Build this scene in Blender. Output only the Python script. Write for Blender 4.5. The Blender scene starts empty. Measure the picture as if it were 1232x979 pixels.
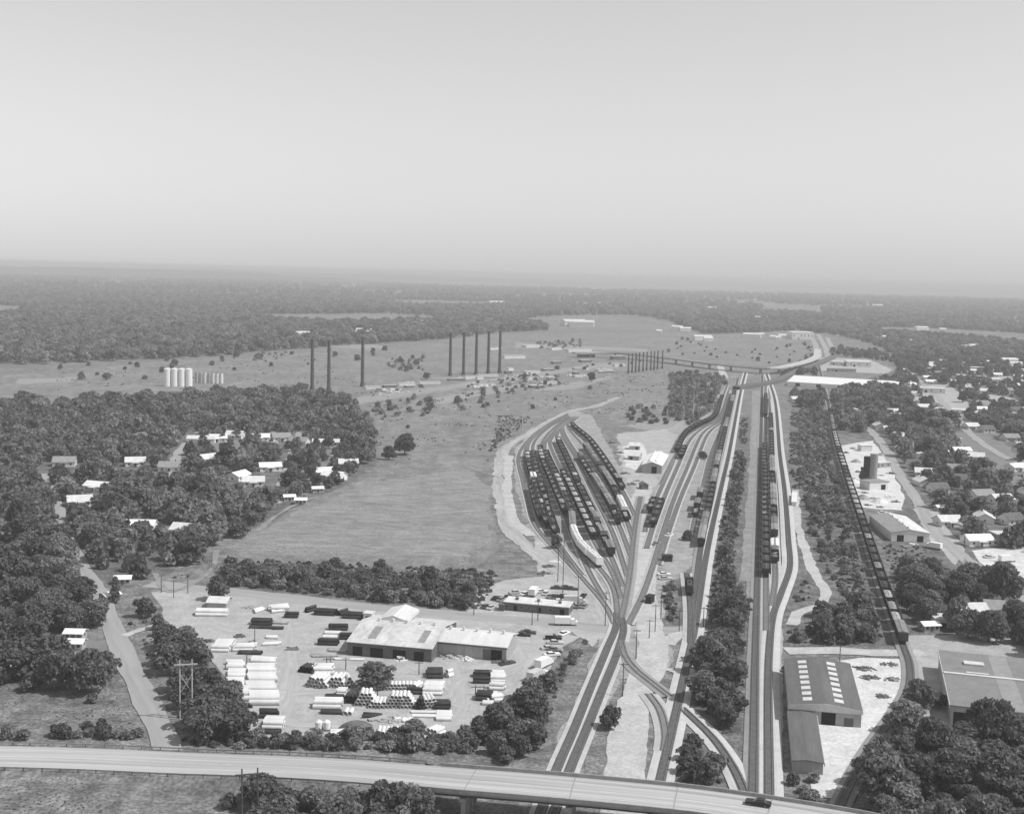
import bpy, math, random
import numpy as np
from mathutils import Vector, Matrix, noise as mnoise

rnd = random.Random(7)
npr = np.random.default_rng(7)
R = math.radians
scene = bpy.context.scene
COL = scene.collection

# ------------------------------------------------------------------ camera
CAM_H, FPX = 115.0, 1487.0                 # flying height (m), focal length in photo pixels
PITCH, ROLL = R(6.16), R(1.40)
cam_d = bpy.data.cameras.new('camera')
cam = bpy.data.objects.new('camera', cam_d)
COL.objects.link(cam)
cam.matrix_world = (Matrix.Translation((0, 0, CAM_H)) @ Matrix.Rotation(math.pi/2 - PITCH, 4, 'X')
                    @ Matrix.Rotation(ROLL, 4, 'Z'))
cam_d.sensor_fit = 'HORIZONTAL'
cam_d.sensor_width = 36.0
cam_d.lens = 36.0*FPX/1232.0
cam_d.clip_start, cam_d.clip_end = 1.0, 120000.0
scene.camera = cam

# ------------------------------------------------------------------ daylight
SUN_EL, SUN_AZ = R(53), R(103)              # azimuth measured from +Y (view direction) towards +X (right)
world = bpy.data.worlds.new('World')
scene.world = world
world.use_nodes = True
wn, wl = world.node_tree.nodes, world.node_tree.links
wn.clear()
sky = wn.new('ShaderNodeTexSky')
sky.sky_type = 'NISHITA'
sky.sun_disc = False
sky.sun_elevation, sky.sun_rotation = SUN_EL, SUN_AZ
sky.altitude = 0
sky.air_density, sky.dust_density, sky.ozone_density = 2.6, 0.0, 1.0
bw = wn.new('ShaderNodeRGBToBW')           # black and white film
bg = wn.new('ShaderNodeBackground')
bg.inputs['Strength'].default_value = 0.102
wo = wn.new('ShaderNodeOutputWorld')
wl.new(sky.outputs[0], bw.inputs[0]); wl.new(bw.outputs[0], bg.inputs[0]); wl.new(bg.outputs[0], wo.inputs[0])

sun_d = bpy.data.lights.new('sun', 'SUN')
sun_d.energy, sun_d.angle, sun_d.color = 3.6, R(0.5), (1, 1, 1)
sun = bpy.data.objects.new('sun', sun_d)
COL.objects.link(sun)
to_sun = Vector((math.sin(SUN_AZ)*math.cos(SUN_EL), math.cos(SUN_AZ)*math.cos(SUN_EL), math.sin(SUN_EL)))
sun.rotation_euler = to_sun.to_track_quat('Z', 'Y').to_euler()
sun.location = (0, 0, 300)

scene.view_settings.view_transform = 'Standard'
scene.view_settings.look = 'None'
scene.view_settings.exposure = 0.16
scene.view_settings.gamma = 1.0
HAZE_DENSITY = 1.55e-4

# ------------------------------------------------------------------ measuring: photo pixel -> point on the plane of height z
CM = cam.matrix_world.copy()
CR = CM.to_3x3()
def P(px, py, z=0.0):
    d = CR @ Vector(((px-616.0)/FPX, -(py-489.5)/FPX, -1.0))
    t = (z-CAM_H)/d.z
    return Vector((d.x*t, d.y*t, z))
def PL(pts, z=0.0):
    return [P(x, y, z) for x, y in pts]
def scale_at(px, py):                      # photo pixels per metre at that spot of the ground
    p = P(px, py)
    return FPX/(p.y*math.cos(PITCH) + CAM_H*math.sin(PITCH))

# ------------------------------------------------------------------ materials (all neutral grey, procedural)
MATS = {}
def mat(name, lo, hi=None, scale=0.5, detail=6, rough=0.85, coord='Object', stretch=(1, 1, 1), jitter=0.0,
        mid=None, scale2=None, amt2=0.5, metallic=0.0, spec=0.3, contrast=(0.35, 0.65), bump=0.0):
    if name in MATS: return MATS[name]
    m = bpy.data.materials.new(name); m.use_nodes = True
    n, l = m.node_tree.nodes, m.node_tree.links
    b = n['Principled BSDF']
    b.inputs['Roughness'].default_value = rough
    b.inputs['Metallic'].default_value = metallic
    b.inputs['Specular IOR Level'].default_value = spec
    if hi is None: hi = lo
    tc = n.new('ShaderNodeTexCoord')
    mp = n.new('ShaderNodeMapping'); mp.inputs['Scale'].default_value = stretch
    l.new(tc.outputs[coord], mp.inputs[0])
    nz = n.new('ShaderNodeTexNoise'); nz.inputs['Scale'].default_value = scale; nz.inputs['Detail'].default_value = detail
    nz.inputs['Roughness'].default_value = 0.8 if detail >= 8 else 0.62
    l.new(mp.outputs[0], nz.inputs['Vector'])
    fac = nz.outputs[0]
    if scale2:
        nz2 = n.new('ShaderNodeTexNoise'); nz2.inputs['Scale'].default_value = scale2; nz2.inputs['Detail'].default_value = 5; nz2.inputs['Roughness'].default_value = 0.72
        l.new(mp.outputs[0], nz2.inputs['Vector'])
        mx = n.new('ShaderNodeMix'); mx.data_type = 'FLOAT'; mx.inputs[0].default_value = amt2
        l.new(fac, mx.inputs[2]); l.new(nz2.outputs[0], mx.inputs[3]); fac = mx.outputs[0]
    rp = n.new('ShaderNodeValToRGB')
    rp.color_ramp.elements[0].position, rp.color_ramp.elements[1].position = contrast
    rp.color_ramp.elements[0].color = (lo, lo, lo, 1); rp.color_ramp.elements[1].color = (hi, hi, hi, 1)
    l.new(fac, rp.inputs[0])
    out = rp.outputs[0]
    if detail >= 8:                                            # tufts, stones and worn spots, a metre or a few across
        ga = .11 if any(k in name for k in ('gravel', 'dirt', 'earth')) else .18 if 'cinder' in name or 'field' == name or 'mown' in name else .34
        for sc_, lo_, hi_ in ((1.1, 1-ga, 1+ga), (0.16, 1-ga*.8, 1+ga*.8)):
            n3 = n.new('ShaderNodeTexNoise'); n3.inputs['Scale'].default_value = sc_; n3.inputs['Detail'].default_value = 3
            l.new(mp.outputs[0], n3.inputs['Vector'])
            mr3 = n.new('ShaderNodeMapRange'); mr3.inputs['From Min'].default_value = .36; mr3.inputs['From Max'].default_value = .64
            mr3.inputs['To Min'].default_value = lo_; mr3.inputs['To Max'].default_value = hi_
            l.new(n3.outputs[0], mr3.inputs[0])
            v3 = n.new('ShaderNodeVectorMath'); v3.operation = 'SCALE'
            l.new(out, v3.inputs[0]); l.new(mr3.outputs[0], v3.inputs['Scale']); out = v3.outputs[0]
    if jitter:
        oi = n.new('ShaderNodeObjectInfo')
        mr = n.new('ShaderNodeMapRange'); mr.inputs['To Min'].default_value = 1-jitter; mr.inputs['To Max'].default_value = 1+jitter
        l.new(oi.outputs['Random'], mr.inputs[0])
        vm = n.new('ShaderNodeVectorMath'); vm.operation = 'SCALE'
        l.new(out, vm.inputs[0]); l.new(mr.outputs[0], vm.inputs['Scale']); out = vm.outputs[0]
    l.new(out, b.inputs['Base Color'])
    if bump:
        bp = n.new('ShaderNodeBump'); bp.inputs['Strength'].default_value = bump
        l.new(fac, bp.inputs['Height']); l.new(bp.outputs[0], b.inputs['Normal'])
    MATS[name] = m
    return m

# ------------------------------------------------------------------ mesh collector
class MB:
    def __init__(s): s.v, s.f, s.uv = [], [], None
    def add(s, verts, faces):
        k = len(s.v); s.v += [tuple(v) for v in verts]; s.f += [tuple(i+k for i in f) for f in faces]; return s
    def box(s, x0, x1, y0, y1, z0, z1, M=None):
        vs = [Vector((x, y, z)) for z in (z0, z1) for y in (y0, y1) for x in (x0, x1)]
        if M is not None: vs = [M @ v for v in vs]
        return s.add(vs, [(0,2,3,1),(4,5,7,6),(0,1,5,4),(2,6,7,3),(0,4,6,2),(1,3,7,5)])
    def hexa(s, bottom, top):                       # two quads of four points
        return s.add(list(bottom)+list(top), [(3,2,1,0),(4,5,6,7),(0,1,5,4),(1,2,6,5),(2,3,7,6),(3,0,4,7)])
    def cyl(s, p0, p1, r0, r1=None, n=8, cap=True):
        r1 = r0 if r1 is None else r1
        p0, p1 = Vector(p0), Vector(p1); d = (p1-p0).normalized()
        a = d.orthogonal().normalized(); b = d.cross(a)
        vs = []
        for p, r in ((p0, r0), (p1, r1)):
            for i in range(n):
                t = 2*math.pi*i/n; vs.append(p+(a*math.cos(t)+b*math.sin(t))*r)
        fs = [(i, (i+1) % n, n+(i+1) % n, n+i) for i in range(n)]
        if cap: fs += [tuple(range(n-1, -1, -1)), tuple(range(n, 2*n))]
        return s.add(vs, fs)
    def tube(s, p0, p1, ro, ri, n=14):              # hollow pipe
        p0, p1 = Vector(p0), Vector(p1); d = (p1-p0).normalized()
        a = d.orthogonal().normalized(); b = d.cross(a); vs = []
        for p, r in ((p0, ro), (p1, ro), (p0, ri), (p1, ri)):
            for i in range(n):
                t = 2*math.pi*i/n; vs.append(p+(a*math.cos(t)+b*math.sin(t))*r)
        fs = []
        for i in range(n):
            j = (i+1) % n
            fs += [(i, j, n+j, n+i), (2*n+j, 2*n+i, 3*n+i, 3*n+j), (j, i, 2*n+i, 2*n+j), (n+i, n+j, 3*n+j, 3*n+i)]
        return s.add(vs, fs)
    def prism(s, prof, y0, y1):                     # (x,z) outline swept along y
        n = len(prof)
        return s.add([(x, y0, z) for x, z in prof]+[(x, y1, z) for x, z in prof],
                     [tuple(range(n)), tuple(range(2*n-1, n-1, -1))]+[(i, n+i, n+(i+1) % n, (i+1) % n) for i in range(n)])
    def mesh(s, name, m, smooth=False):
        me = bpy.data.meshes.new(name); me.from_pydata([tuple(v) for v in s.v], [], s.f)
        if m: me.materials.append(m)
        if s.uv is not None:
            lay = me.uv_layers.new(name='UVMap')
            for lp in me.loops: lay.data[lp.index].uv = s.uv[lp.vertex_index]
        if smooth: me.polygons.foreach_set('use_smooth', [True]*len(me.polygons))
        me.update(); return me
    def build(s, name, m, parent=None, smooth=False, loc=None, rz=None):
        o = bpy.data.objects.new(name, s.mesh(name, m, smooth)); COL.objects.link(o)
        if parent is not None: o.parent = parent
        if loc is not None: o.location = loc
        if rz is not None: o.rotation_euler.z = rz
        return o

def tag(o, label=None, cat=None, group=None, kind=None):
    if label: o['label'] = label
    if cat: o['category'] = cat
    if group: o['group'] = group
    if kind: o['kind'] = kind
    return o
def thing(name, label, cat, loc=(0, 0, 0), rz=0.0, group=None):
    o = bpy.data.objects.new(name, None); COL.objects.link(o)
    o.empty_display_size = 0.5
    o.location = loc; o.rotation_euler.z = rz
    return tag(o, label, cat, group)
def copy_tree(o, parent=None):
    c = o.copy(); COL.objects.link(c)
    if parent is not None: c.parent = parent
    for ch in o.children: copy_tree(ch, c)
    return c
class Stamp:
    """first call hands out the original, later calls copies"""
    def __init__(s, maker): s.maker, s.o = maker, None
    def __call__(s, loc, rz=0.0, label=None, group=None, sc=None):
        if s.o is None: s.o = s.maker(); o = s.o
        else: o = copy_tree(s.o)
        o.location = loc; o.rotation_euler = (0, 0, rz)
        if sc is not None: o.scale = sc if hasattr(sc, '__len__') else (sc, sc, sc)
        if label: o['label'] = label
        if group: o['group'] = group
        elif 'group' in o.keys(): del o['group']
        return o

# ------------------------------------------------------------------ paths, ribbons, sweeps
def smooth_path(pts, step=3.0):
    pts = [Vector(p) for p in pts]
    q = [pts[0]*2-pts[1]]+pts+[pts[-1]*2-pts[-2]]
    out = []
    for i in range(1, len(q)-2):
        a, b, c, d = q[i-1], q[i], q[i+1], q[i+2]
        n = max(2, int((c-b).length/step))
        ta, tb, tc, td = 0.0, (b-a).length**.5, 0, 0
        tb = ta+max((b-a).length, 1e-3)**.5; tc = tb+max((c-b).length, 1e-3)**.5; td = tc+max((d-c).length, 1e-3)**.5
        for k in range(n):
            t = tb+(tc-tb)*k/n
            A1 = a*((tb-t)/(tb-ta))+b*((t-ta)/(tb-ta)); A2 = b*((tc-t)/(tc-tb))+c*((t-tb)/(tc-tb)); A3 = c*((td-t)/(td-tc))+d*((t-tc)/(td-tc))
            B1 = A1*((tc-t)/(tc-ta))+A2*((t-ta)/(tc-ta)); B2 = A2*((td-t)/(td-tb))+A3*((t-tb)/(td-tb))
            out.append(B1*((tc-t)/(tc-tb))+B2*((t-tb)/(tc-tb)))
    out.append(pts[-1])
    return out
def frames(path):
    fr = []
    for i, p in enumerate(path):
        d = path[min(i+1, len(path)-1)]-path[max(i-1, 0)]; d.z = 0
        d = d.normalized() if d.length > 1e-6 else Vector((0, 1, 0))
        fr.append((p, d, Vector((d.y, -d.x, 0))))
    return fr
def sweep(mb, path, profile, closed=False, cap=True):
    """profile: list of (sideways, up) or a function of the path index giving one; sideways is to the right of travel"""
    fr = frames(path); s = 0; uv = []; vs = []; np_ = None
    for i, (p, d, nrm) in enumerate(fr):
        if i: s += (p-fr[i-1][0]).length
        pr = profile(i, p) if callable(profile) else profile
        np_ = len(pr); t = 0
        for k, (a, z) in enumerate(pr):
            if k: t += math.hypot(a-pr[k-1][0], z-pr[k-1][1])
            vs.append(p+nrm*a+Vector((0, 0, z))); uv.append((s, t))
    fs = []
    for i in range(len(fr)-1):
        for k in range(np_ if closed else np_-1):
            j = (k+1) % np_
            fs.append((i*np_+k, i*np_+j, (i+1)*np_+j, (i+1)*np_+k))
    if closed and cap:
        fs += [tuple(range(np_-1, -1, -1)), tuple((len(fr)-1)*np_+k for k in range(np_))]
    if mb.uv is None: mb.uv = []
    mb.uv += uv
    mb.add(vs, fs)
    return mb
OCC = set()                                          # 2 m cells where nothing may grow
def occupy(p, r):
    n = int(math.ceil(r/2)); cx, cy = int(p.x//2), int(p.y//2)
    for i in range(-n, n+1):
        for j in range(-n, n+1): OCC.add((cx+i, cy+j))
def occupy_path(path, half):
    for p in path: occupy(p, half)
def occupy_poly(w):
    xs, ys = [p.x for p in w], [p.y for p in w]
    gx, gy = np.meshgrid(np.arange(min(xs), max(xs), 2.0), np.arange(min(ys), max(ys), 2.0))
    ins = inside(np.stack([gx.ravel(), gy.ravel()], 1), w)
    for x, y in zip(gx.ravel()[ins], gy.ravel()[ins]): OCC.add((int(x//2), int(y//2)))
def inside(pts, poly):
    x, y = pts[:, 0], pts[:, 1]; r = np.zeros(len(pts), bool)
    n = len(poly)
    for i in range(n):
        a, b = poly[i], poly[(i+1) % n]
        if abs(a.y-b.y) < 1e-9: continue
        c = ((a.y > y) != (b.y > y)) & (x < (b.x-a.x)*(y-a.y)/(b.y-a.y)+a.x)
        r ^= c
    return r

LAYER = [0.0]
def next_layer():
    LAYER[0] += 0.003
    return LAYER[0]
def ragged(poly, amp, step):
    """an uneven natural outline: subdivide and push the edge about"""
    out = []
    n = len(poly)
    for i in range(n):
        a, b = poly[i], poly[(i+1) % n]; k = max(1, int((b-a).length/step))
        for j in range(k):
            p = a.lerp(b, j/k)
            q = Vector((p.x*0.045, p.y*0.045, 3.1)); q2 = q*3.7
            out.append(p+Vector((mnoise.noise(q)+.5*mnoise.noise(q2), mnoise.noise(q+Vector((9, 4, 0)))+.5*mnoise.noise(q2+Vector((5, 1, 0))), 0))*amp)
    return out
def sheet(name, px, m, amp=2.0, step=4.0, keep_clear=False, kind='structure', label=None):
    w = ragged(PL(px), amp, step)
    z = next_layer()
    o = MB().add([(p.x, p.y, z) for p in w], [tuple(range(len(w)))]).build(name, m)
    tag(o, kind=kind, label=label)
    if keep_clear: occupy_poly(w)
    return o
def road(name, px, width, m, kerb=0, clear=None, wob=0.5):
    path = smooth_path(PL(px), 3.0)
    z = next_layer()
    mb = MB(); h = width/2
    def pr(i, p):
        def w_(s): return wob*(2.2*mnoise.noise(Vector((p.x*.06, p.y*.06, s)))+1.5*mnoise.noise(Vector((p.x*.21, p.y*.21, s))))
        a, b = w_(1.7), w_(7.7)
        return [(-h+a, z), (-h/2, z), (0, z), (h/2, z), (h+b, z)]
    sweep(mb, path, pr)
    o = tag(mb.build(name, m), kind='structure')
    occupy_path(path, (clear if clear is not None else h+1.5))
    return o, path
# ================================================================== materials
M_GRASS  = mat('grass', 0.10, 0.24, scale=0.03, scale2=0.28, amt2=0.55, detail=11, contrast=(0.37, 0.63))
M_FIELD  = mat('field', 0.12, 0.26, scale=0.028, scale2=0.22, amt2=0.45, detail=11, stretch=(.7, .45, 1), contrast=(0.38, 0.62))
M_SCRUB  = mat('scrub_ground', 0.07, 0.20, scale=0.09, scale2=0.5, amt2=0.5, detail=11, contrast=(0.38, 0.62))
M_FLOOR  = mat('woodland_floor', 0.08, 0.18, scale=0.06, scale2=0.5, amt2=0.5, detail=9)
M_LAWN   = mat('lawn', 0.15, 0.23, scale=0.08, scale2=0.7, amt2=0.4, detail=7)
M_GRAVEL = mat('gravel', 0.30, 0.45, scale=0.03, scale2=0.3, amt2=0.4, detail=11, contrast=(0.33, 0.67))
M_DIRT   = mat('dirt_road', 0.36, 0.52, scale=0.10, scale2=0.6, amt2=0.5, detail=8, contrast=(0.3, 0.7))
M_CINDER = mat('cinder', 0.19, 0.31, scale=0.06, scale2=0.5, amt2=0.5, detail=9, contrast=(0.3, 0.7))
M_WHITEG = mat('white_gravel', 0.45, 0.68, scale=0.07, scale2=0.5, amt2=0.5, detail=8, contrast=(0.3, 0.65))
M_CONC   = mat('concrete', 0.40, 0.55, scale=0.15, scale2=1.2, amt2=0.4)
M_DECK   = mat('road_deck', 0.29, 0.50, scale=1.0, detail=5, coord='UV', stretch=(0.006, 0.62, 1), scale2=2.2, amt2=0.3, contrast=(0.38, 0.60))
M_ROAD   = mat('road_surface', 0.27, 0.37, scale=1.0, detail=6, coord='UV', stretch=(0.03, 0.55, 1), scale2=0.8, amt2=0.4, contrast=(0.32, 0.66))
M_BALLAST = mat('ballast', 0.34, 0.52, scale=0.25, scale2=2.0, amt2=0.5, contrast=(0.3, 0.7))
M_BALGREY = mat('grey_ballast', 0.22, 0.34, scale=0.25, scale2=2.0, amt2=0.5, contrast=(0.3, 0.7))
M_BALWHITE = mat('white_ballast', 0.40, 0.60, scale=0.25, scale2=2.0, amt2=0.5, contrast=(0.3, 0.7))
M_BED    = mat('stained_ballast', 0.11, 0.18, scale=0.3, scale2=2.0, amt2=0.5)
M_BEDL   = mat('cinder_strip', 0.19, 0.28, scale=0.3, scale2=2.0, amt2=0.5)
M_TIEL   = mat('grey_sleeper_wood', 0.20, 0.30, scale=0.8)
M_TIE    = mat('sleeper_wood', 0.11, 0.18, scale=0.8)
M_RAIL   = mat('rail_steel', 0.20, 0.32, scale=2.0, rough=0.45, metallic=0.6)

# ================================================================== ground
def ground_sheet():
    rs = [-400, -100, 60, 150, 250, 350, 450, 560, 700, 850, 1050, 1300, 1700, 2300, 3200, 4500, 6500, 9500, 14000, 22000, 36000]
    mb = MB(); nx = 24
    for y in rs:
        w = 420+abs(y)*0.62
        for i in range(nx+1): mb.v.append((-w+2*w*i/nx, y, 0.0))
    for r in range(len(rs)-1):
        for i in range(nx):
            a = r*(nx+1)+i; mb.f.append((a, a+1, a+nx+2, a+nx+1))
    return tag(mb.build('ground', M_GRASS), kind='structure')
ground_sheet()

# far country: the floor of the woods
FAR_WOOD = [(-200, 322), (300, 334), (700, 344), (1500, 360), (1500, 434), (1240, 433), (1082, 430), (1060, 418), (1010, 404), (960, 398), (860, 402),
            (780, 398), (700, 396), (600, 400), (540, 408), (470, 412), (360, 420), (290, 426), (200, 432), (120, 438), (20, 446), (-200, 440)]
def far_floor():
    w = [P(x, y) for x, y in FAR_WOOD]
    # the two farthest corners are carried out almost to the edge of the ground
    z = next_layer()
    w[0], w[1], w[2], w[3] = Vector((-21000, 35000, 0)), Vector((-7000, 35500, 0)), Vector((7000, 35500, 0)), Vector((21000, 35000, 0))
    o = MB().add([(p.x, p.y, z) for p in w], [tuple(range(len(w)))]).build('woodland_ground', mat('far_wood_floor', 0.11, 0.25, scale=0.004, scale2=0.03, amt2=0.5, detail=9))
    tag(o, kind='structure')
far_floor()
# open clearings and pale strips out in the far country
for k, px in enumerate([
    [(176, 385), (260, 388), (330, 390), (420, 386), (470, 383), (470, 385), (400, 390), (300, 394), (180, 389)],
    [(300, 377), (350, 379), (345, 381), (300, 380)],
    [(20, 352), (120, 356), (118, 358), (20, 355)],
    [(820, 392), (900, 384), (960, 392), (980, 404), (840, 404)],
    [(930, 372), (1010, 374), (1008, 376), (930, 375)],
    [(1040, 396), (1110, 399), (1108, 402), (1040, 400)],
    [(405, 345), (450, 346), (449, 349), (405, 348)],
    [(850, 351), (990, 354), (988, 355.5), (850, 353)]]):
    sheet('clearing', px, M_FIELD, amp=14, step=30)
# the open plain of the smelter and the fields by the silos
sheet('meadow', [(0, 452), (120, 442), (200, 434), (290, 428), (360, 422), (470, 414), (600, 402), (800, 400), (870, 402), (985, 406),
                 (985, 428), (920, 442), (880, 470), (860, 500), (800, 520), (700, 498), (600, 540), (590, 600), (600, 660), (560, 690),
                 (420, 683), (300, 672), (245, 655), (330, 618), (440, 575), (470, 540), (440, 500), (410, 484), (330, 474), (250, 478), (60, 488), (-60, 480)],
      M_FIELD, amp=3, step=10)
sheet('bare_field', [(275, 658), (360, 615), (450, 580), (560, 565), (588, 585), (592, 640), (560, 668), (430, 668), (330, 668)],
      mat('mown_field', 0.16, 0.29, scale=0.035, scale2=0.3, amt2=0.45, detail=11, stretch=(.6, 1.2, 1), contrast=(.36, .64)), amp=5, step=6)
for px in [[(515, 480), (620, 462), (640, 464), (530, 486)], [(430, 478), (520, 466), (700, 440), (704, 444), (520, 472), (430, 486)],
           [(640, 470), (700, 458), (735, 452), (735, 455), (690, 468)], [(700, 438), (745, 436), (745, 442), (705, 444)],
           [(360, 408), (440, 412), (470, 418), (440, 420), (355, 415)], [(620, 412), (780, 420), (780, 423), (620, 418)],
           [(748, 512), (800, 504), (850, 512), (800, 520)],
           [(20, 456), (90, 454), (88, 459), (20, 462)]]:
    sheet('bare_ground', px, mat('bare_earth', 0.20, 0.34, scale=0.06, scale2=0.5, amt2=0.5, detail=9), amp=3, step=6)
# floor of the two wooded quarters
sheet('woodland_ground', [(-80, 492), (130, 484), (330, 476), (415, 482), (448, 512), (455, 556), (420, 582), (370, 602), (330, 626), (250, 656), (205, 690), (130, 702), (60, 800), (-120, 815)],
      M_FLOOR, amp=3, step=6)
sheet('woodland_ground', [(1000, 470), (1090, 440), (1260, 432), (1280, 800), (1100, 770), (1070, 700), (1060, 620), (1100, 610), (1090, 540), (1005, 520)],
      M_FLOOR, amp=3, step=6)
for px in [[(232, 530), (318, 526), (322, 542), (290, 550), (248, 552)], [(348, 545), (372, 532), (420, 540), (428, 570), (385, 590), (345, 600)],
           [(145, 525), (225, 508), (230, 515), (160, 535)], [(150, 628), (225, 632), (222, 646), (150, 642)], [(70, 765), (128, 772), (122, 796), (66, 790)],
           [(1140, 520), (1200, 520), (1232, 560), (1232, 590), (1190, 580), (1150, 555)]]:
    sheet('lawn', px, M_LAWN, amp=3, step=6, keep_clear=True)
# scrub and grass strips of the railway land
sheet('grass_strip', [(700, 775), (715, 760), (680, 815), (655, 870), (630, 905), (600, 905), (640, 830)], M_SCRUB, amp=2)
sheet('grass_strip', [(953, 470), (1000, 485), (1000, 530), (1068, 700), (1088, 775), (940, 778), (940, 740), (953, 690), (948, 600)], M_SCRUB, amp=2)
sheet('grass_strip', [(890, 500), (905, 500), (905, 800), (898, 940), (800, 945), (818, 840), (850, 700)], M_SCRUB, amp=2)
sheet('grass_strip', [(800, 700), (828, 690), (832, 745), (815, 775), (790, 760), (786, 712)], M_SCRUB, amp=2)
sheet('grass_strip', [(712, 860), (742, 850), (742, 940), (700, 940)], M_GRASS, amp=2)
sheet('grass_strip', [(800, 845), (790, 940), (765, 940), (768, 860)], M_GRASS, amp=2)
# cinder apron of the yard, throat and corridor
sheet('yard_apron', [(620, 540), (640, 515), (690, 492), (712, 500), (745, 560), (775, 580), (800, 520), (868, 470), (888, 470), (880, 560), (846, 640), (830, 690),
                     (795, 700), (800, 760), (815, 780), (800, 815), (745, 820), (705, 905), (690, 935), (660, 932), (704, 818), (722, 766), (690, 690), (640, 650), (620, 590)],
      mat('yard_cinder', 0.21, 0.38, scale=0.06, scale2=0.5, amt2=0.5, detail=11, contrast=(0.36, 0.64)), amp=2.5)
sheet('gravel_area', [(560, 716), (600, 698), (700, 690), (735, 725), (748, 760), (712, 772), (690, 752), (560, 742)], M_GRAVEL, amp=2)
sheet('gravel_area', [(640, 650), (662, 645), (722, 712), (735, 740), (700, 735), (650, 690)], M_GRAVEL, amp=2)
sheet('gravel_area', [(740, 522), (800, 516), (822, 524), (804, 560), (782, 590), (772, 606), (752, 575)], M_GRAVEL, amp=5, step=3)
sheet('gravel_area', [(752, 535), (775, 534), (780, 550), (768, 566), (752, 560)], M_WHITEG, amp=4, step=3)
sheet('gravel_area', [(905, 470), (912, 470), (910, 700), (902, 760), (898, 700)], M_CINDER, amp=1)
sheet('gravel_area', [(898, 790), (912, 700), (930, 700), (942, 760), (940, 960), (896, 960)], M_GRAVEL, amp=1)
# pipe yard and its street
sheet('gravel_lot', [(188, 712), (275, 708), (440, 728), (560, 738), (700, 747), (728, 760), (712, 778), (690, 760), (672, 790), (650, 822), (606, 860), (580, 895), (290, 893),
                     (286, 850), (245, 782), (196, 742)], M_GRAVEL, amp=2, keep_clear=True)
road('street', [(180, 702), (275, 712), (360, 721), (440, 730), (560, 741), (690, 752), (728, 757), (800, 759), (836, 757)], 9, M_ROAD)
# white yard on the right
sheet('white_yard', [(985, 800), (1035, 792), (1086, 792), (1092, 822), (1060, 870), (1030, 920), (1010, 960), (975, 960), (980, 870)], M_WHITEG, amp=1.5, keep_clear=True)
sheet('white_yard', [(1012, 536), (1050, 530), (1072, 560), (1088, 600), (1085, 614), (1050, 612), (1034, 610), (1022, 570)], M_WHITEG, amp=1.5, keep_clear=True)
sheet('gravel_lot', [(1100, 612), (1125, 612), (1160, 660), (1150, 680), (1118, 650)], M_GRAVEL, amp=1.5, keep_clear=True)
sheet('gravel_lot', [(1168, 662), (1262, 655), (1265, 700), (1195, 698)], M_WHITEG, amp=1.5, keep_clear=True)
sheet('paved_ground', [(1095, 765), (1240, 762), (1260, 900), (1210, 900), (1120, 880), (1100, 830)], M_GRAVEL, amp=1.5)
for px in [[(1098, 464), (1140, 462), (1160, 476), (1170, 494), (1158, 505), (1140, 498), (1110, 480)], [(1165, 470), (1215, 478), (1235, 484), (1232, 490), (1170, 482)],
           [(1180, 455), (1220, 452), (1225, 462), (1190, 466)], [(985, 430), (1045, 432), (1075, 445), (1065, 450), (985, 446)]]:
    sheet('paved_ground', px, M_GRAVEL, amp=2, keep_clear=True)

# ---- roads
road('dirt_road', [(745, 1000), (752, 930), (762, 850), (774, 815), (786, 790), (782, 760), (775, 720), (776, 690), (772, 640), (771, 600), (776, 585)], 9, M_DIRT)
for px, wd in [([(300, 790), (340, 800), (352, 830), (345, 870), (400, 872)], 3), ([(345, 745), (350, 790), (345, 830)], 4), ([(440, 748), (400, 752), (350, 760), (300, 762), (245, 750)], 4), ([(545, 800), (555, 830), (550, 860), (530, 876)], 4), ([(620, 775), (625, 800), (560, 815), (545, 840)], 4), ([(350, 835), (420, 832), (520, 842), (560, 850)], 3), ([(690, 765), (650, 790), (625, 830), (600, 855)], 5)]:
    road('wheel_ruts', px, wd, mat('rutted_gravel', 0.30, 0.48, scale=1.0, detail=7, coord='UV', stretch=(0.05, 0.8, 1), scale2=.7, amt2=.45, contrast=(.36, .64)), clear=0, wob=.35)
sheet('dirt_patch', [(762, 800), (770, 770), (790, 765), (805, 790), (800, 815), (788, 830), (770, 830)], M_DIRT, amp=2)
road('dirt_road', [(745, 478), (712, 490), (690, 494), (640, 520), (608, 540), (600, 562), (602, 600), (610, 632), (636, 662), (680, 690), (712, 712), (728, 735), (730, 752)], 7, mat('worn_track', 0.26, 0.46, scale=1.0, detail=7, coord='UV', stretch=(0.03, 0.42, 1), scale2=.6, amt2=.45, contrast=(.36, .64)), wob=.9)
road('dirt_road', [(612, 548), (611, 590), (618, 625), (640, 645)], 5, M_DIRT)
road('dirt_road', [(602, 575), (580, 568), (562, 562)], 2, M_CINDER)
road('side_road', [(50, 570), (64, 600), (78, 640), (96, 680), (118, 712), (133, 750), (160, 810), (190, 872), (202, 905)], 6.8, M_ROAD, wob=.3, clear=4)
road('dirt_track', [(136, 795), (90, 797), (40, 800), (-60, 803)], 5, M_DIRT)
road('dirt_track', [(190, 752), (170, 758), (150, 765)], 4, M_DIRT)
road('dirt_track', [(957, 590), (960, 630), (975, 680), (993, 715), (985, 728), (962, 738), (952, 752)], 4, M_DIRT)
road('dirt_track', [(945, 783), (1000, 783), (1060, 786), (1112, 786)], 7, M_DIRT)
road('dirt_track', [(912, 470), (910, 540), (908, 620), (904, 700)], 9, M_CINDER)
road('dirt_track', [(800, 775), (815, 765), (850, 757)], 5, M_DIRT)
road('dirt_track', [(792, 805), (806, 806), (818, 810)], 3, M_DIRT)
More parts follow.
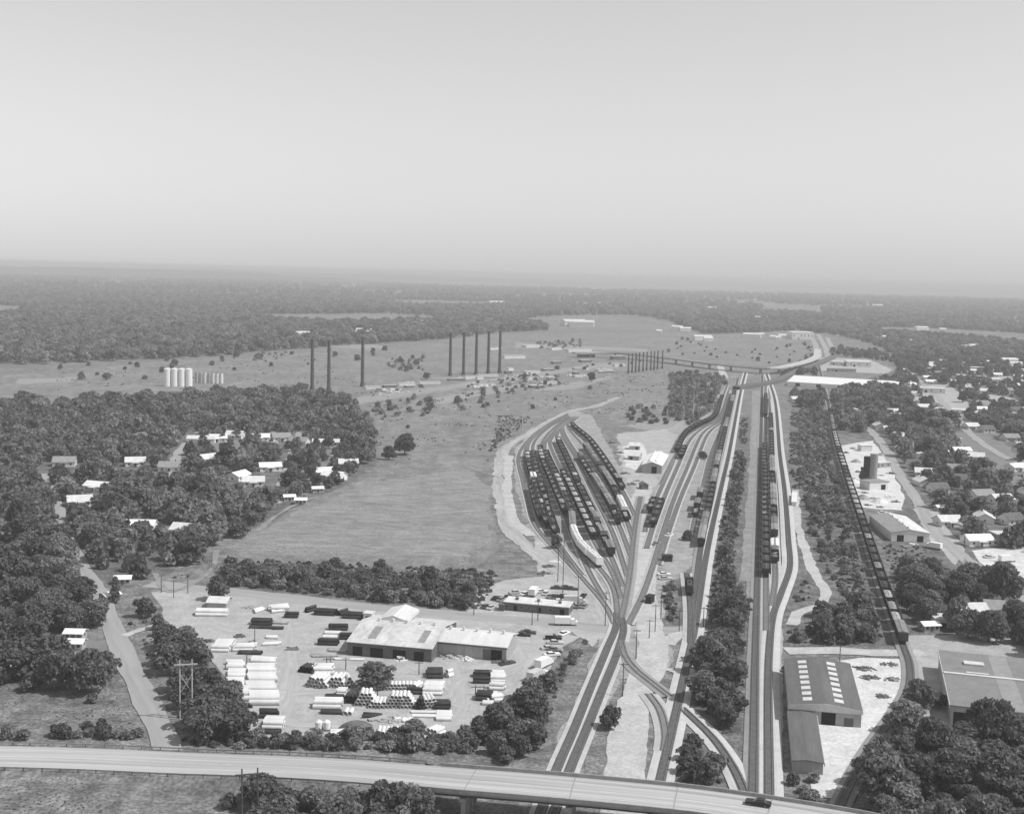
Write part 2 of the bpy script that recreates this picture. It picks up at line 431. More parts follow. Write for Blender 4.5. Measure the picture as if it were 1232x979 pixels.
road('dirt_track', [(186, 690), (205, 712), (250, 690), (262, 662)], 2.2, M_CINDER, wob=.2)
road('street', [(1042, 512), (1062, 535), (1085, 575), (1110, 612), (1130, 645), (1165, 675), (1195, 700), (1240, 725)], 6.5, M_ROAD)
road('street', [(1150, 500), (1165, 520), (1200, 545), (1232, 560)], 6, M_ROAD)
road('street', [(1095, 448), (1120, 470), (1150, 500)], 6, M_ROAD)
road('street', [(330, 606), (343, 575), (352, 545), (362, 520)], 6, M_ROAD)
road('street', [(205, 580), (215, 545), (240, 520)], 6, M_ROAD)
road('street', [(255, 548), (275, 548), (320, 540), (330, 520)], 5, M_ROAD)
road('dirt_track', [(430, 590), (380, 598), (330, 622), (310, 640)], 2.2, M_CINDER)
road('street', [(1120, 735), (1160, 738), (1200, 745), (1260, 750)], 7, M_ROAD)
# the far highway that crosses the lines, and its arms
road('far_road', [(976, 405), (982, 418), (982, 429)], 9, M_ROAD)
road('far_road', [(984, 402), (993, 418), (996, 430)], 9, M_ROAD)
road('far_road', [(995, 406), (1004, 425)], 9, M_ROAD)
road('far_road', [(866, 440), (872, 455)], 9, M_DIRT)
road('far_road', [(955, 450), (980, 440), (1000, 434)], 9, M_ROAD)
# ================================================================== railway lines
TRACKS = {}
YG = 'classification yard tracks'
RG = 'receiving tracks between the yard and the main line'
def track(key, label, px, zref=0.0, ballast='light', group='railway lines', width=3.5, h=0.35, ties=True, start_z=0.0):
    pts = [P(x, y, zref) for x, y in px]
    for p in pts: p.z = 0
    path = smooth_path(pts, 4.0)
    if group in (YG, RG) and key != 'LB': ballast, width = 'light', 2.5
    if key in ('A', 'X2'): ballast = 'white'
    if key == 'B': ballast = 'light'
    if key == 'K': ballast, width = 'white', 5.2
    TRACKS[key] = path
    base = LAYER[0]+0.02
    LAYER[0] += 0.0015
    hh = h+len(TRACKS)*0.004
    wb_ = .95 if group in (YG, RG) else 1.25
    pale = group in (YG, RG) or key in ('X', 'Y', 'E', 'MT', 'NT')
    o = thing('railway_track', label, 'railway track', path[0], 0, group)
    rel = [p-path[0] for p in path]
    w = width/2
    sweep(MB(), rel, [(-w-.7, base-.01), (-w*.75, hh), (w*.75, hh), (w+.7, base-.01)]).build('ballast', {'light': M_BALLAST, 'grey': M_BALGREY, 'white': M_BALWHITE}[ballast], o)
    sweep(MB(), rel, [(-wb_, hh+.006), (wb_, hh+.006)]).build('cinder_strip', M_BEDL if pale else M_BED, o)
    # sleepers
    mb = MB(); acc = 0.0
    fr = frames(rel)
    for i in range(len(fr)-1):
        a, d, n = fr[i]; L = (rel[i+1]-a).length
        while acc < L:
            c = a+d*acc; z0, z1 = hh, hh+.08
            k = len(mb.v)
            for sx, sy in ((-1, -1), (1, -1), (1, 1), (-1, 1)):
                q = c+n*(1.22*sx)+d*(.14*sy)
                mb.v.append((q.x, q.y, z0)); mb.v.append((q.x, q.y, z1))
            mb.f += [(k+1, k+3, k+5, k+7), (k, k+2, k+3, k+1), (k+2, k+4, k+5, k+3), (k+4, k+6, k+7, k+5), (k+6, k, k+1, k+7)]
            acc += .75
        acc -= L
    mb.build('sleepers', M_TIEL if pale else M_TIE, o)
    for s in (-1, 1):
        c = s*.75
        sweep(MB(), rel, [(c-.05, hh+.08), (c-.04, hh+.25), (c+.04, hh+.25), (c+.05, hh+.08)]).build('rail', M_RAIL, o)
    occupy_path(path, 3.2)
    return path


Z = 2.0
track('T0', 'empty pale yard track curving round the outer left edge of the yard', [(684, 495), (664, 505), (640, 522), (624, 545), (629, 575), (635, 600), (642, 624), (655, 642), (680, 668), (705, 695), (728, 722), (740, 745)], Z, group=YG)
track('T1', 'yard track under the shortest string at the left edge of the yard', [(684, 496.5), (662, 507), (640, 524), (631, 545), (640, 588), (651, 624), (662, 642), (680, 664)], Z, ballast='grey', group=YG)
track('T2', 'yard track under the second string of wagons from the left yard edge', [(685, 498), (660, 510), (638, 528), (634.5, 546), (646, 590), (659, 631), (672, 652), (690, 678)], Z, ballast='grey', group=YG)
track('T3', 'yard track under the third string of wagons from the left yard edge', [(686, 499), (663, 510), (643.5, 528), (641.5, 546), (655, 594), (669, 642), (680, 660), (700, 686)], Z, ballast='grey', group=YG)
track('T4', 'yard track under the fourth string of wagons from the left yard edge', [(688, 499), (669, 510), (652, 530), (650.5, 545), (665, 581), (680, 616), (694, 650), (713, 690), (728, 715)], Z, ballast='grey', group=YG)
track('T5', 'yard track that carries the bent string with the white wagons', [(689, 499.5), (672, 511), (657, 528.5), (655.6, 531.5), (657.5, 546), (675, 585), (687, 617), (690, 640), (701, 660), (722, 679), (738, 702), (744, 735)], Z, ballast='grey', group=YG)
track('T6', 'yard track left of the middle, empty and pale at its upper bend', [(690, 499.5), (674, 511), (662.5, 527), (661.5, 530), (676, 564), (693, 600), (708, 632), (716, 648), (738, 686), (748, 715)], Z, group=YG)
track('T7', 'yard track under the long string in the middle of the yard', [(691, 499), (677, 508), (670.5, 520), (670, 524), (684, 556), (704, 600), (724, 640), (736, 666), (750, 700)], Z, ballast='grey', group=YG)
track('T8', 'empty pale track that runs straight through the middle of the yard', [(692, 499), (676, 513), (695, 552), (714, 590), (738, 638), (755, 688)], Z, group=YG)
track('T9', 'yard track under the string right of the empty middle track', [(693, 499), (678, 508), (696, 546), (724, 590), (745, 628), (759, 664)], Z, ballast='grey', group=YG)
track('T10', 'yard track under the second string from the right yard edge', [(694, 499), (683, 508), (703, 535), (739, 590), (755, 624), (762, 644)], Z, ballast='grey', group=YG)
track('T11', 'yard track along the right edge of the yard beside the repair sheds', [(696, 499), (688, 508), (710, 529), (747, 583), (764, 616)], Z, ballast='grey', group=YG)
track('LB', 'straight ladder track that gathers the right half of the yard', [(771, 598), (766, 622), (762, 652), (758, 690), (752, 725), (746, 752)], 0, ballast='grey', group=YG)
track('A', 'left of the two tracks running from the yard throat under the road bridge', [(742, 738), (741, 755), (730, 782), (710, 830), (690, 880), (670, 926), (648, 985)])
track('B', 'right of the two tracks running from the yard throat under the road bridge', [(748, 744), (750, 758), (743, 785), (725, 830), (705, 880), (686, 926), (663, 990)], ballast='grey')
track('X', 'track that swings across the dirt road and the left main line', [(747, 772), (752, 790), (764, 806), (786, 824), (805, 839)], ballast='grey', width=3.4)
track('X2', 'track that leaves the left main line for the bridge, past a signal clump', [(820, 853), (832, 864), (858, 890), (882, 925), (900, 965)], width=4.6)
track('Y', 'short connecting curve beside the left main line near the bridge', [(780, 836), (792, 852), (799, 872), (801, 890), (799, 905)], width=4.2)
track('C', 'left main line between its two white ballast shoulders', [(897, 448), (891, 472), (876, 551), (867, 590), (850, 668), (835, 760), (820, 828), (806, 890), (794, 942), (783, 995)], width=5.0, ballast='white', group='main lines')
track('D', 'track just left of the left main line under a long dark train', [(888, 455), (883.5, 474), (865, 551), (857, 592), (843, 660), (838, 700), (833, 745)], ballast='grey', group='main lines')
track('S', 'spur with one dark wagon beside the left main line', [(826, 690), (829, 712), (831, 738), (831, 775)], width=4)

track('R0', 'outermost receiving track under the long dark curving train', [(875, 462), (868, 480), (858, 503), (840, 512), (826, 521), (815, 541), (795, 580)], 1.5, ballast='grey', group=RG)
track('R1', 'receiving track with two dark wagons at its lower end', [(877, 470), (862, 504), (838, 517), (823, 528), (806, 565), (790, 600), (779, 626), (776, 640)], group=RG)
track('R2', 'receiving track with three dark wagons at its lower end', [(878, 474), (865, 505), (845, 516), (831, 529), (814, 565), (798, 602), (786, 634), (778, 660)], group=RG)
track('R3', 'empty receiving track second from the dirt strip', [(880, 478), (868, 505), (852, 516), (844, 524), (826, 565), (811, 601), (795, 650), (783, 690), (772, 720), (756, 752)], width=2.6, ballast='grey', group=RG)
track('R4', 'empty receiving track nearest the left main line', [(880, 486), (871, 506), (858, 516), (851, 524), (834, 565), (818, 602), (803, 645), (792, 680)], group=RG)
track('E', 'short storage track with two dark wagons near the left main line', [(866, 520), (855, 548), (844, 592), (837, 620), (833, 640)], ballast='grey', group=RG)
track('J', 'left track of the right main line, dark and straight', [(917, 452), (916, 500), (914, 590), (911, 700), (908, 810), (905.5, 955), (904, 1000)], ballast='grey', group='main lines')
track('K', 'right track of the right main line with its passing loop junction', [(922, 450), (932, 481), (938.5, 550), (944, 592), (948.5, 650), (950, 684), (940, 714), (930, 742), (925, 790), (924, 830), (925, 955), (925, 1000)], ballast='white', group='main lines')
track('MT', 'storage track under the long coal train left of the loop', [(921, 465), (921, 500), (920, 540), (920.5, 600), (921.5, 690), (922, 760)], ballast='light', group='main lines')
track('NT', 'storage track under the wagons right of the long coal train', [(925, 480), (927, 505), (928.5, 560), (930, 600), (932, 670), (932.5, 700), (928, 730)], ballast='light', group='main lines')
track('Q', 'branch line under the long hopper train on the right', [(985, 440), (999, 498), (1005, 530), (1023, 590), (1043, 650), (1062, 708), (1086.5, 778)], ballast='grey', group='branch line')
track('Q2', 'branch line siding curving through the white yard', [(1086.5, 778), (1094, 800), (1093, 830), (1075, 862), (1050, 897), (1030, 930), (1008, 975)], ballast='grey', group='branch line')

# ------------------------------------------------------------------ wagons
M_DK   = mat('dark_wagon_steel', 0.030, 0.060, scale=0.6, jitter=0.35, rough=0.7)
M_DK2  = mat('wagon_underframe', 0.02, 0.03, scale=1)
M_GREY = mat('grey_wagon_steel', 0.16, 0.26, scale=0.5, jitter=0.3, rough=0.7)
M_WHT  = mat('white_paint', 0.72, 0.82, scale=0.5, rough=0.6)
M_COAL = mat('coal', 0.03, 0.07, scale=1.5, jitter=.3)
M_STONE = mat('stone_load', 0.28, 0.46, scale=1.2, jitter=.3)
M_WHEEL = mat('wheel_steel', 0.05, 0.09, scale=1)
M_GLASS = mat('dark_glass', 0.02, 0.03, scale=1, rough=0.15, spec=0.6)
def bogies(o, x):
    for s in (-1, 1):
        mb = MB()
        for yy in (-.95, .95): mb.box(s*x-1.1, s*x+1.1, yy-.08, yy+.08, .35, .65)
        mb.box(s*x-.2, s*x+.2, -.9, .9, .45, .8)
        b = mb.build('bogie', M_DK2, o)
        for dx in (-.85, .85):
            w = MB()
            for yy in (-.75, .75): w.cyl((s*x+dx, yy-.06, .42), (s*x+dx, yy+.06, .42), .42, n=10)
            w.cyl((s*x+dx, -.7, .42), (s*x+dx, .7, .42), .07, n=6)
            w.build('wheelset', M_WHEEL, b)
def make_hopper(load):
    def f():
        o = thing('hopper_wagon', 'x', 'hopper wagon')
        L, W, H = 6.6, 1.55, 3.5
        mb = MB()
        for s in (-1, 1):                                     # side sheets with ribs
            mb.box(-L, L, s*W-.04, s*W+.04, 1.3, H)
            for k in range(9): mb.box(-L+.1+k*(2*L-.32)/8, -L+.22+k*(2*L-.32)/8, s*(W+.13)-.09, s*(W+.13)+.09, 1.25, H)
            mb.box(-L, L, s*(W+.1)-.12, s*(W+.1)+.12, H, H+.1)
            mb.box(s*L-.05, s*L+.05, -W, W, 2.4, H)           # ends
        for s in (-1, 1):                                     # slope sheets and hoppers
            mb.hexa([(s*(L-2.2)-.1, -W, 1.2), (s*(L-2.2)+.1, -W, 1.2), (s*(L-2.2)+.1, W, 1.2), (s*(L-2.2)-.1, W, 1.2)],
                    [(s*L-.1, -W, 2.5), (s*L+.04, -W, 2.5), (s*L+.04, W, 2.5), (s*L-.1, W, 2.5)])
            mb.hexa([(s*2.2-.5, -.7, .55), (s*2.2+.5, -.7, .55), (s*2.2+.5, .7, .55), (s*2.2-.5, .7, .55)],
                    [(s*2.2-1.9, -1.4, 1.35), (s*2.2+1.9, -1.4, 1.35), (s*2.2+1.9, 1.4, 1.35), (s*2.2-1.9, 1.4, 1.35)])
        mb.box(-L-.5, L+.5, -.2, .2, .85, 1.2)
        mb.build('body', M_DK, o)
        br = MB()
        xs_ = [-3.3, -3.1, -.1, .1, 3.1, 3.3]
        for k, x_ in enumerate(xs_): br.v += [(x_, -W+.05, H-.03), (x_, -.08, H-.03), (x_, .08, H-.03), (x_, W-.05, H-.03)]
        for k in range(5):
            if k % 2 == 0: br.f += [(k*4+j, k*4+4+j, k*4+5+j, k*4+1+j) for j in range(3)]
            else: br.f.append((k*4+1, k*4+5, k*4+6, k*4+2))
        br.build('cross_braces', M_GREY, o)
        ld = MB(); n = 14; lv = 2.75 if load != 'empty' else 1.75     # heaped load, or the floor of an empty wagon
        for i in range(n+1):
            for j in range(5):
                x = -L+.2+(2*L-.4)*i/n; y = -W+.08+(2*W-.16)*j/4
                hp = .75*math.sin(math.pi*i/n)**.5*math.sin(math.pi*(j+.35)/4.7)*(.8+.35*math.sin(i*2.2)) if load != 'empty' else .5*abs(2*i/n-1)**2
                ld.v.append((x, y, lv+hp))
        for i in range(n):
            for j in range(4): a = i*5+j; ld.f.append((a, a+5, a+6, a+1))
        ld.build('load' if load != 'empty' else 'hopper_floor', {'coal': M_COAL, 'stone': M_STONE, 'empty': M_GREY}[load], o)
        bogies(o, 4.9)
        return o
    return f
def make_boxcar(m, roofm):
    def f():
        o = thing('boxcar', 'x', 'boxcar')
        L, W = 7.4, 1.5
        mb = MB().box(-L, L, -W, W, 1.1, 4.0)
        for s in (-1, 1):
            for k in range(11):
                if abs(k-5) > 1: mb.box(-L+.1+k*(2*L-.3)/10, -L+.2+k*(2*L-.3)/10, s*(W+.03)-.05, s*(W+.03)+.05, 1.15, 3.95)
        mb.build('body', m, o)
        rf = MB().prism([(-W-.1, 4.0), (0, 4.35), (W+.1, 4.0), (W+.1, 3.93), (-W-.1, 3.93)], -L-.1, L+.1)
        rf.v = [(y, -x, z) for x, y, z in rf.v]
        rf.build('roof', roofm, o)
        wk = MB().box(-L, L, -.3, .3, 4.36, 4.42); wk.build('roof_walk', M_GREY, o)
        for s in (-1, 1):
            MB().box(-1.3, 1.3, s*(W+.1)-.05, s*(W+.1)+.05, 1.15, 3.8).build('door', m, o)
        bogies(o, 5.4)
        return o
    return f
def make_covered(m):
    def f():
        o = thing('covered_hopper_wagon', 'x', 'covered hopper')
        L, W = 7.6, 1.55
        pr = [(-W, 1.6), (-W, 3.4), (-1.2, 3.95), (-.6, 4.2), (.6, 4.2), (1.2, 3.95), (W, 3.4), (W, 1.6), (1.0, 1.1), (-1.0, 1.1)]
        mb = MB().prism(pr, -L, L); mb.v = [(y, -x, z) for x, y, z in mb.v]
        for k in (-4.5, -1.5, 1.5, 4.5):
            mb.hexa([(k-.4, -.5, .5), (k+.4, -.5, .5), (k+.4, .5, .5), (k-.4, .5, .5)], [(k-1.3, -1, 1.15), (k+1.3, -1, 1.15), (k+1.3, 1, 1.15), (k-1.3, 1, 1.15)])
        mb.build('body', m, o)
        for k in range(6): MB().cyl((-6+k*2.4, 0, 4.2), (-6+k*2.4, 0, 4.35), .38, n=10).build('hatch', M_GREY, o)
        bogies(o, 6.0)
        return o
    return f
def make_gondola():
    o = thing('gondola_wagon', 'x', 'gondola')
    L, W = 7.6, 1.5
    mb = MB().box(-L, L, -W, W, 1.0, 1.25)
    for s in (-1, 1):
        mb.box(-L, L, s*W-.05, s*W+.05, 1.25, 2.6); mb.box(s*L-.05, s*L+.05, -W+.05, W-.05, 1.25, 2.6)
        for k in range(12): mb.box(-L+.1+k*(2*L-.3)/11, -L+.22+k*(2*L-.3)/11, s*(W+.1)-.05, s*(W+.1)+.05, 1.1, 2.6)
    mb.build('body', M_DK, o)
    ld = MB()
    for k in range(16):
        x = rnd.uniform(-6.6, 6.6); y = rnd.uniform(-.9, .9); ld.box(x-.6, x+.6, y-.4, y+.4, 1.26, 1.6+rnd.random()*.8, None)
    tag(ld.build('scrap_load', M_STONE, o), kind='stuff')
    bogies(o, 5.6)
    return o
def make_loco():
    o = thing('locomotive', 'x', 'locomotive')
    MB().box(-7.2, 7.2, -1.5, 1.5, 1.0, 1.5).build('frame', M_DK2, o)
    mb = MB().box(-6.6, 2.4, -.95, .95, 1.5, 3.7)
    for k in range(4): mb.box(-6+k*2, -5+k*2, -.99, .99, 2.2, 3.4)
    mb.build('hood', M_DK, o)
    c = MB().box(2.41, 4.7, -1.45, 1.45, 1.5, 4.2).build('cab', M_DK, o)
    MB().box(4.702, 4.73, -1.2, 1.2, 2.9, 3.7).build('window', M_GLASS, c)
    for s in (-1, 1): MB().box(2.9, 4.2, s*1.46-.015, s*1.46+.015, 2.9, 3.6).build('window', M_GLASS, c)
    MB().box(4.74, 6.9, -.9, .9, 1.5, 2.7).build('nose', M_DK, o)
    MB().cyl((-2, 0, 3.7), (-2, 0, 4.2), .3).build('exhaust_stack', M_DK2, o)
    bogies(o, 5.0)
    return o
def make_caboose():
    o = thing('caboose', 'x', 'caboose')
    L = 4.6
    mb = MB().box(-L, L, -1.45, 1.45, 1.1, 3.5)
    mb.build('body', M_DK, o)
    rf = MB().prism([(-1.6, 3.5), (0, 3.8), (1.6, 3.5), (1.6, 3.42), (-1.6, 3.42)], -L-.8, L+.8); rf.v = [(y, -x, z) for x, y, z in rf.v]
    rf.build('roof', M_DK2, o)
    cu = MB().box(-1.3, 1.3, -1.2, 1.2, 3.7, 4.8).build('cupola', M_DK, o)
    for s in (-1, 1):
        MB().box(-1.0, 1.0, s*1.2-.02, s*1.2+.02, 4.1, 4.6).build('window', M_GLASS, cu)
        for k in (-2.8, 2.8): MB().box(k-.4, k+.4, s*1.46-.02, s*1.46+.02, 2.3, 3.0).build('window', M_GLASS, o)
    bogies(o, 3.2)
    return o
WAG = {'h': (Stamp(make_hopper('coal')), 14.4), 's': (Stamp(make_hopper('stone')), 14.4), 'e': (Stamp(make_hopper('empty')), 14.4),
       'b': (Stamp(make_boxcar(M_DK, mat('boxcar_roof', 0.16, 0.24, scale=.7, jitter=.3))), 16.2),
       'w': (Stamp(make_covered(M_WHT)), 16.6), 'g': (Stamp(make_gondola), 16.6), 'l': (Stamp(make_loco), 15.8), 'c': (Stamp(make_caboose), 11.8),
       'k': (Stamp(make_boxcar(M_WHT, M_WHT)), 16.2),
       'n': (Stamp(make_boxcar(M_GREY, M_GREY)), 14.2), 'v': (Stamp(make_covered(M_GREY)), 16.6)}
N_WAG = [0]
WNAME = {'h': 'coal-filled hopper', 's': 'hopper with pale stone load', 'e': 'empty open hopper', 'b': 'dark boxcar', 'g': 'low open gondola', 'w': 'white covered hopper',
         'k': 'white boxcar', 'n': 'grey boxcar', 'l': 'dark locomotive', 'c': 'dark caboose', 'v': 'grey covered hopper'}
def string(key, y0, y1, lead, mix, where, zref=2.0):
    """wagons on track `key` between photo rows y0 (far end) and y1 (near end): lead = the near ones in order, mix = pool for the rest"""
    rr = random.Random(sum(map(ord, key+lead+mix)))
    path = TRACKS[key]
    def row(p):
        c = CM.inverted() @ Vector((p.x, p.y, zref)); return 489.5-FPX*c.y/-c.z
    if row(path[0]) > row(path[-1]): path = path[::-1]
    rows = [row(p) for p in path]
    near = [i for i, r in enumerate(rows) if y0-1 <= r <= y1+1]
    if len(near) < 2: return
    seg = path[near[0]:near[-1]+1][::-1]
    cum = [0.0]
    for a, b in zip(seg, seg[1:]): cum.append(cum[-1]+(b-a).length)
    def at(s):
        s = max(0, min(s, cum[-1])); i = min(np.searchsorted(cum, s, side='right')-1, len(seg)-2)
        return seg[i].lerp(seg[i+1], (s-cum[i])/max(cum[i+1]-cum[i], 1e-6))
    s, k, run = 0.0, 0, ''
    while k < 90:
        if k < len(lead): kd = lead[k]
        elif not mix: break
        else:
            if not run: run = rr.choice(mix)*rr.choice((1, 1, 2, 3, 4))      # cut of like wagons
            kd, run = run[0], run[1:]
        L = 16.0 if kd == '.' else WAG[kd][1]
        if s+L > cum[-1]+6 and k: break
        if kd != '.':
            a, b = at(s+.15*L), at(s+.85*L); c = a.lerp(b, .5)
            lb = WNAME[kd]+' '+where
            WAG[kd][0]((c.x, c.y, .58+.02*rr.random()), math.atan2(b.y-a.y, b.x-a.x)+(math.pi if rr.random() < .5 else 0), lb, lb)
            N_WAG[0] += 1
        s += L+rr.choice((0, 0, 0, 0, .4, 1.5)); k += 1
string('T1', 587, 624, 'eh', 'eeesg', 'in the shortest string at the left yard edge')
string('T2', 546, 631, 'eeeseeeek', 'eeehshe', 'in the second string from the left yard edge')
string('T3', 547, 642, 'ehe', 'eehheg', 'in the third string from the left yard edge')
string('T4', 540, 616, 'es', 'eeeees', 'in the fourth string from the left yard edge')
string('T5', 545, 678, 'wwwwnb', 'eeehs', 'in the curved string with white wagons')
string('T6', 565, 647, 'ss', 'sssseng', 'in the string left of the yard middle')
string('T7', 527, 667, 'bgngvss', 'ssshhbg', 'in the long string in the yard middle')
string('T9', 547, 628, 'cgb', 'bhhnvgb', 'in the string right of the empty middle track')
string('T10', 536, 624, 'gww', 'bgngbhv', 'in the second string from the right yard edge')
string('T11', 510, 586, 'gb', 'gbgn', 'in the string along the right yard edge')
string('R0', 478, 541, 'hh', 'h', 'in the long train curving above the repair shop')
string('R1', 588, 614, 'ee', '', 'in the pair standing left among the receiving tracks')
string('R2', 594, 632, 'ehee', '', 'in the short row right of the pair on receiving tracks')
string('R2', 528, 549, 'eee', '', 'parked at the upper bend of the receiving tracks')
string('E', 566, 620, 'gb.b', '', 'parked beside the long train by the left main line')
string('D', 472, 655, 'bnbb', 'hhhhb', 'in the long train along the left main line')
string('S', 694, 712, 'l', '', 'alone on the spur beside the left main line')
string('MT', 536, 692, 'hhhh', 'hhhhe', 'in the long coal train between the right main tracks')
string('MT', 476, 499, 'hh', 'h', 'standing apart beyond the long coal train')
string('NT', 500, 674, 'gk.bb', 'hhhhhb', 'in the row right of the long coal train')
string('Q', 492, 778, 'b', 'ssh', 'in the long branch line train on the right')
print('wagons', N_WAG[0])
# ================================================================== the road bridge
M_PARA = mat('parapet_concrete', 0.22, 0.36, scale=.5, scale2=3, amt2=.4)
M_STEEL = mat('girder_steel', 0.05, 0.09, scale=.5)
def road_bridge():
    spec = [(-90, 906, .7), (0, 907.5, .7), (110, 910.5, .7), (220, 915.5, 1.4), (330, 919.5, 3.6), (430, 925, 5.6), (540, 934.5, 7.2), (640, 942.5, 7.6),
            (760, 953.5, 7.6), (840, 962, 7.6), (980, 983, 7.6), (1060, 998, 7.6), (1150, 1018, 7.6)]
    path = smooth_path([P(x, y+3, z) for x, y, z in spec], 4.0)
    px540 = P(505, 931, 7).x
    bank = [p for p in path if p.x < px540+2]
    span = [p for p in path if p.x >= px540]
    mb = MB()
    sweep(mb, bank, lambda i, p: [(-8.2-1.9*p.z, -p.z-.4), (-8.0, -.05), (-7.3, .0), (7.3, .0), (8.0, -.05), (8.2+1.9*p.z, -p.z-.4)])
    tag(mb.build('embankment', M_GRASS), kind='structure')
    o = thing('road_bridge', 'long pale concrete road bridge that curves over the railway tracks', 'bridge', (span[0].x, span[0].y, 0))
    org = o.location
    rel = [p-org for p in path]; sp = [p-org for p in span]
    sweep(MB(), rel, [(-6.4, .02), (-6.4, .16), (-3.2, .19), (0, .22), (3.2, .19), (6.4, .16), (6.4, .02)]).build('deck', M_DECK, o)
    sweep(MB(), sp, [(-6.3, .0), (-6.3, -.4), (6.3, -.4), (6.3, .0)], closed=True).build('deck_slab', M_PARA, o)
    for s in (-1, 1):
        pr = [(s*6.62-.16, .1), (s*6.62-.16, .95), (s*6.62+.16, .95), (s*6.62+.16, .1)]
        sweep(MB(), sp, pr, closed=True).build('parapet', M_PARA, o)
        sweep(MB(), [p-org for p in bank], [(s*7.4-.06, .55), (s*7.4-.06, .85), (s*7.4+.06, .85), (s*7.4+.06, .55)], closed=True).build('guard_rail', M_PARA, o)
        m = MB()
        for p, d, n in frames([p-org for p in bank])[::1]:
            q = p+n*(s*7.55); m.box(q.x-.08, q.x+.08, q.y-.08, q.y+.08, q.z-.2, q.z+.85)
        m.build('guard_rail_posts', M_STEEL, o)
    for off in (-5.0, -1.7, 1.7, 5.0):
        sweep(MB(), sp, [(off-.2, -1.3), (off-.2, -.4), (off+.2, -.4), (off+.2, -1.3)], closed=True).build('girder', M_STEEL, o)
    for off, wd in ((-3.3, .12), (3.3, .12), (.12, .1), (-.12, .1)):
        sweep(MB(), rel, [(off-wd/2, .232-abs(off)*.009+.002), (off+wd/2, .232-abs(off)*.009+.002)]).build('lane_line', mat('lane_paint', .55, .75, scale=.6), o)
    # joints across the deck
    fr = frames(sp); acc = 0; nxt = 8
    for i in range(1, len(fr)):
        acc += (sp[i]-sp[i-1]).length
        if acc > nxt:
            nxt += 21
            p, d, n = fr[i]
            jb = MB(); a, b = p-n*6.35, p+n*6.35
            for s_ in (-1, 1):
                pass
            jb.add([a+d*.12+Vector((0, 0, .175)), a-d*.12+Vector((0, 0, .175)), p-d*.12+Vector((0, 0, .237)), p+d*.12+Vector((0, 0, .237))], [(0, 1, 2, 3)])
            jb.add([p+d*.12+Vector((0, 0, .237)), p-d*.12+Vector((0, 0, .237)), b-d*.12+Vector((0, 0, .175)), b+d*.12+Vector((0, 0, .175))], [(0, 1, 2, 3)])
            jb.build('deck_joint', M_BALGREY, o)
            pr_ = thing_part = MB()
            pr_.box(-.7, .7, -6.0, 6.0, -2.2, -1.32)
            ang = math.atan2(d.y, d.x)
            cap = pr_.build('pier_cap', M_PARA, o, loc=p, rz=ang)
            for yy in (-5.0, -1.7, 1.7, 5.0):
                c = MB().box(-.45, .45, yy-.45, yy+.45, -p.z-org.z-.1, -2.2); c.build('column', M_PARA, cap)
    occupy_path(path, 12)
    return path
BRIDGE = road_bridge()

# ================================================================== buildings
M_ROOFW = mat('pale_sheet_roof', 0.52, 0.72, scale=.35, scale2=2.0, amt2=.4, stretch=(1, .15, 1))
M_ROOFP = mat('patched_sheet_roof', 0.40, 0.64, scale=.22, scale2=.9, amt2=.45, stretch=(1, .4, 1), contrast=(.35, .62))
M_ROOFD = mat('dark_sheet_roof', 0.10, 0.16, scale=.4, scale2=2.0, amt2=.4, stretch=(1, .12, 1))
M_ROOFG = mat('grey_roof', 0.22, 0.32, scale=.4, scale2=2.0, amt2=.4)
M_WALLW = mat('white_wall', 0.60, 0.75, scale=.4, scale2=3, amt2=.3)
M_WALLG = mat('grey_wall', 0.30, 0.42, scale=.4, scale2=3, amt2=.3, stretch=(3, 3, .3))
M_WALLD = mat('dark_wall', 0.10, 0.16, scale=.4, scale2=3, amt2=.3)
M_DOOR = mat('dark_opening', 0.010, 0.016, scale=1)
M_SKYL = mat('skylight_sheet', 0.50, 0.66, scale=.6, scale2=2, amt2=.4)
def footprint(A, B):
    """photo pixels of the front left and front right base corners -> position, heading, length"""
    a, b = P(*A), P(*B); d = b-a
    return a, math.atan2(d.y, d.x), d.length
def occupy_rect(o, x0, x1, y0, y1):
    M = Matrix.Translation(o.location) @ Matrix.Rotation(o.rotation_euler.z, 4, 'Z')
    occupy_poly([M @ Vector(v) for v in ((x0-2, y0-2, 0), (x1+2, y0-2, 0), (x1+2, y1+2, 0), (x0-2, y1+2, 0))])
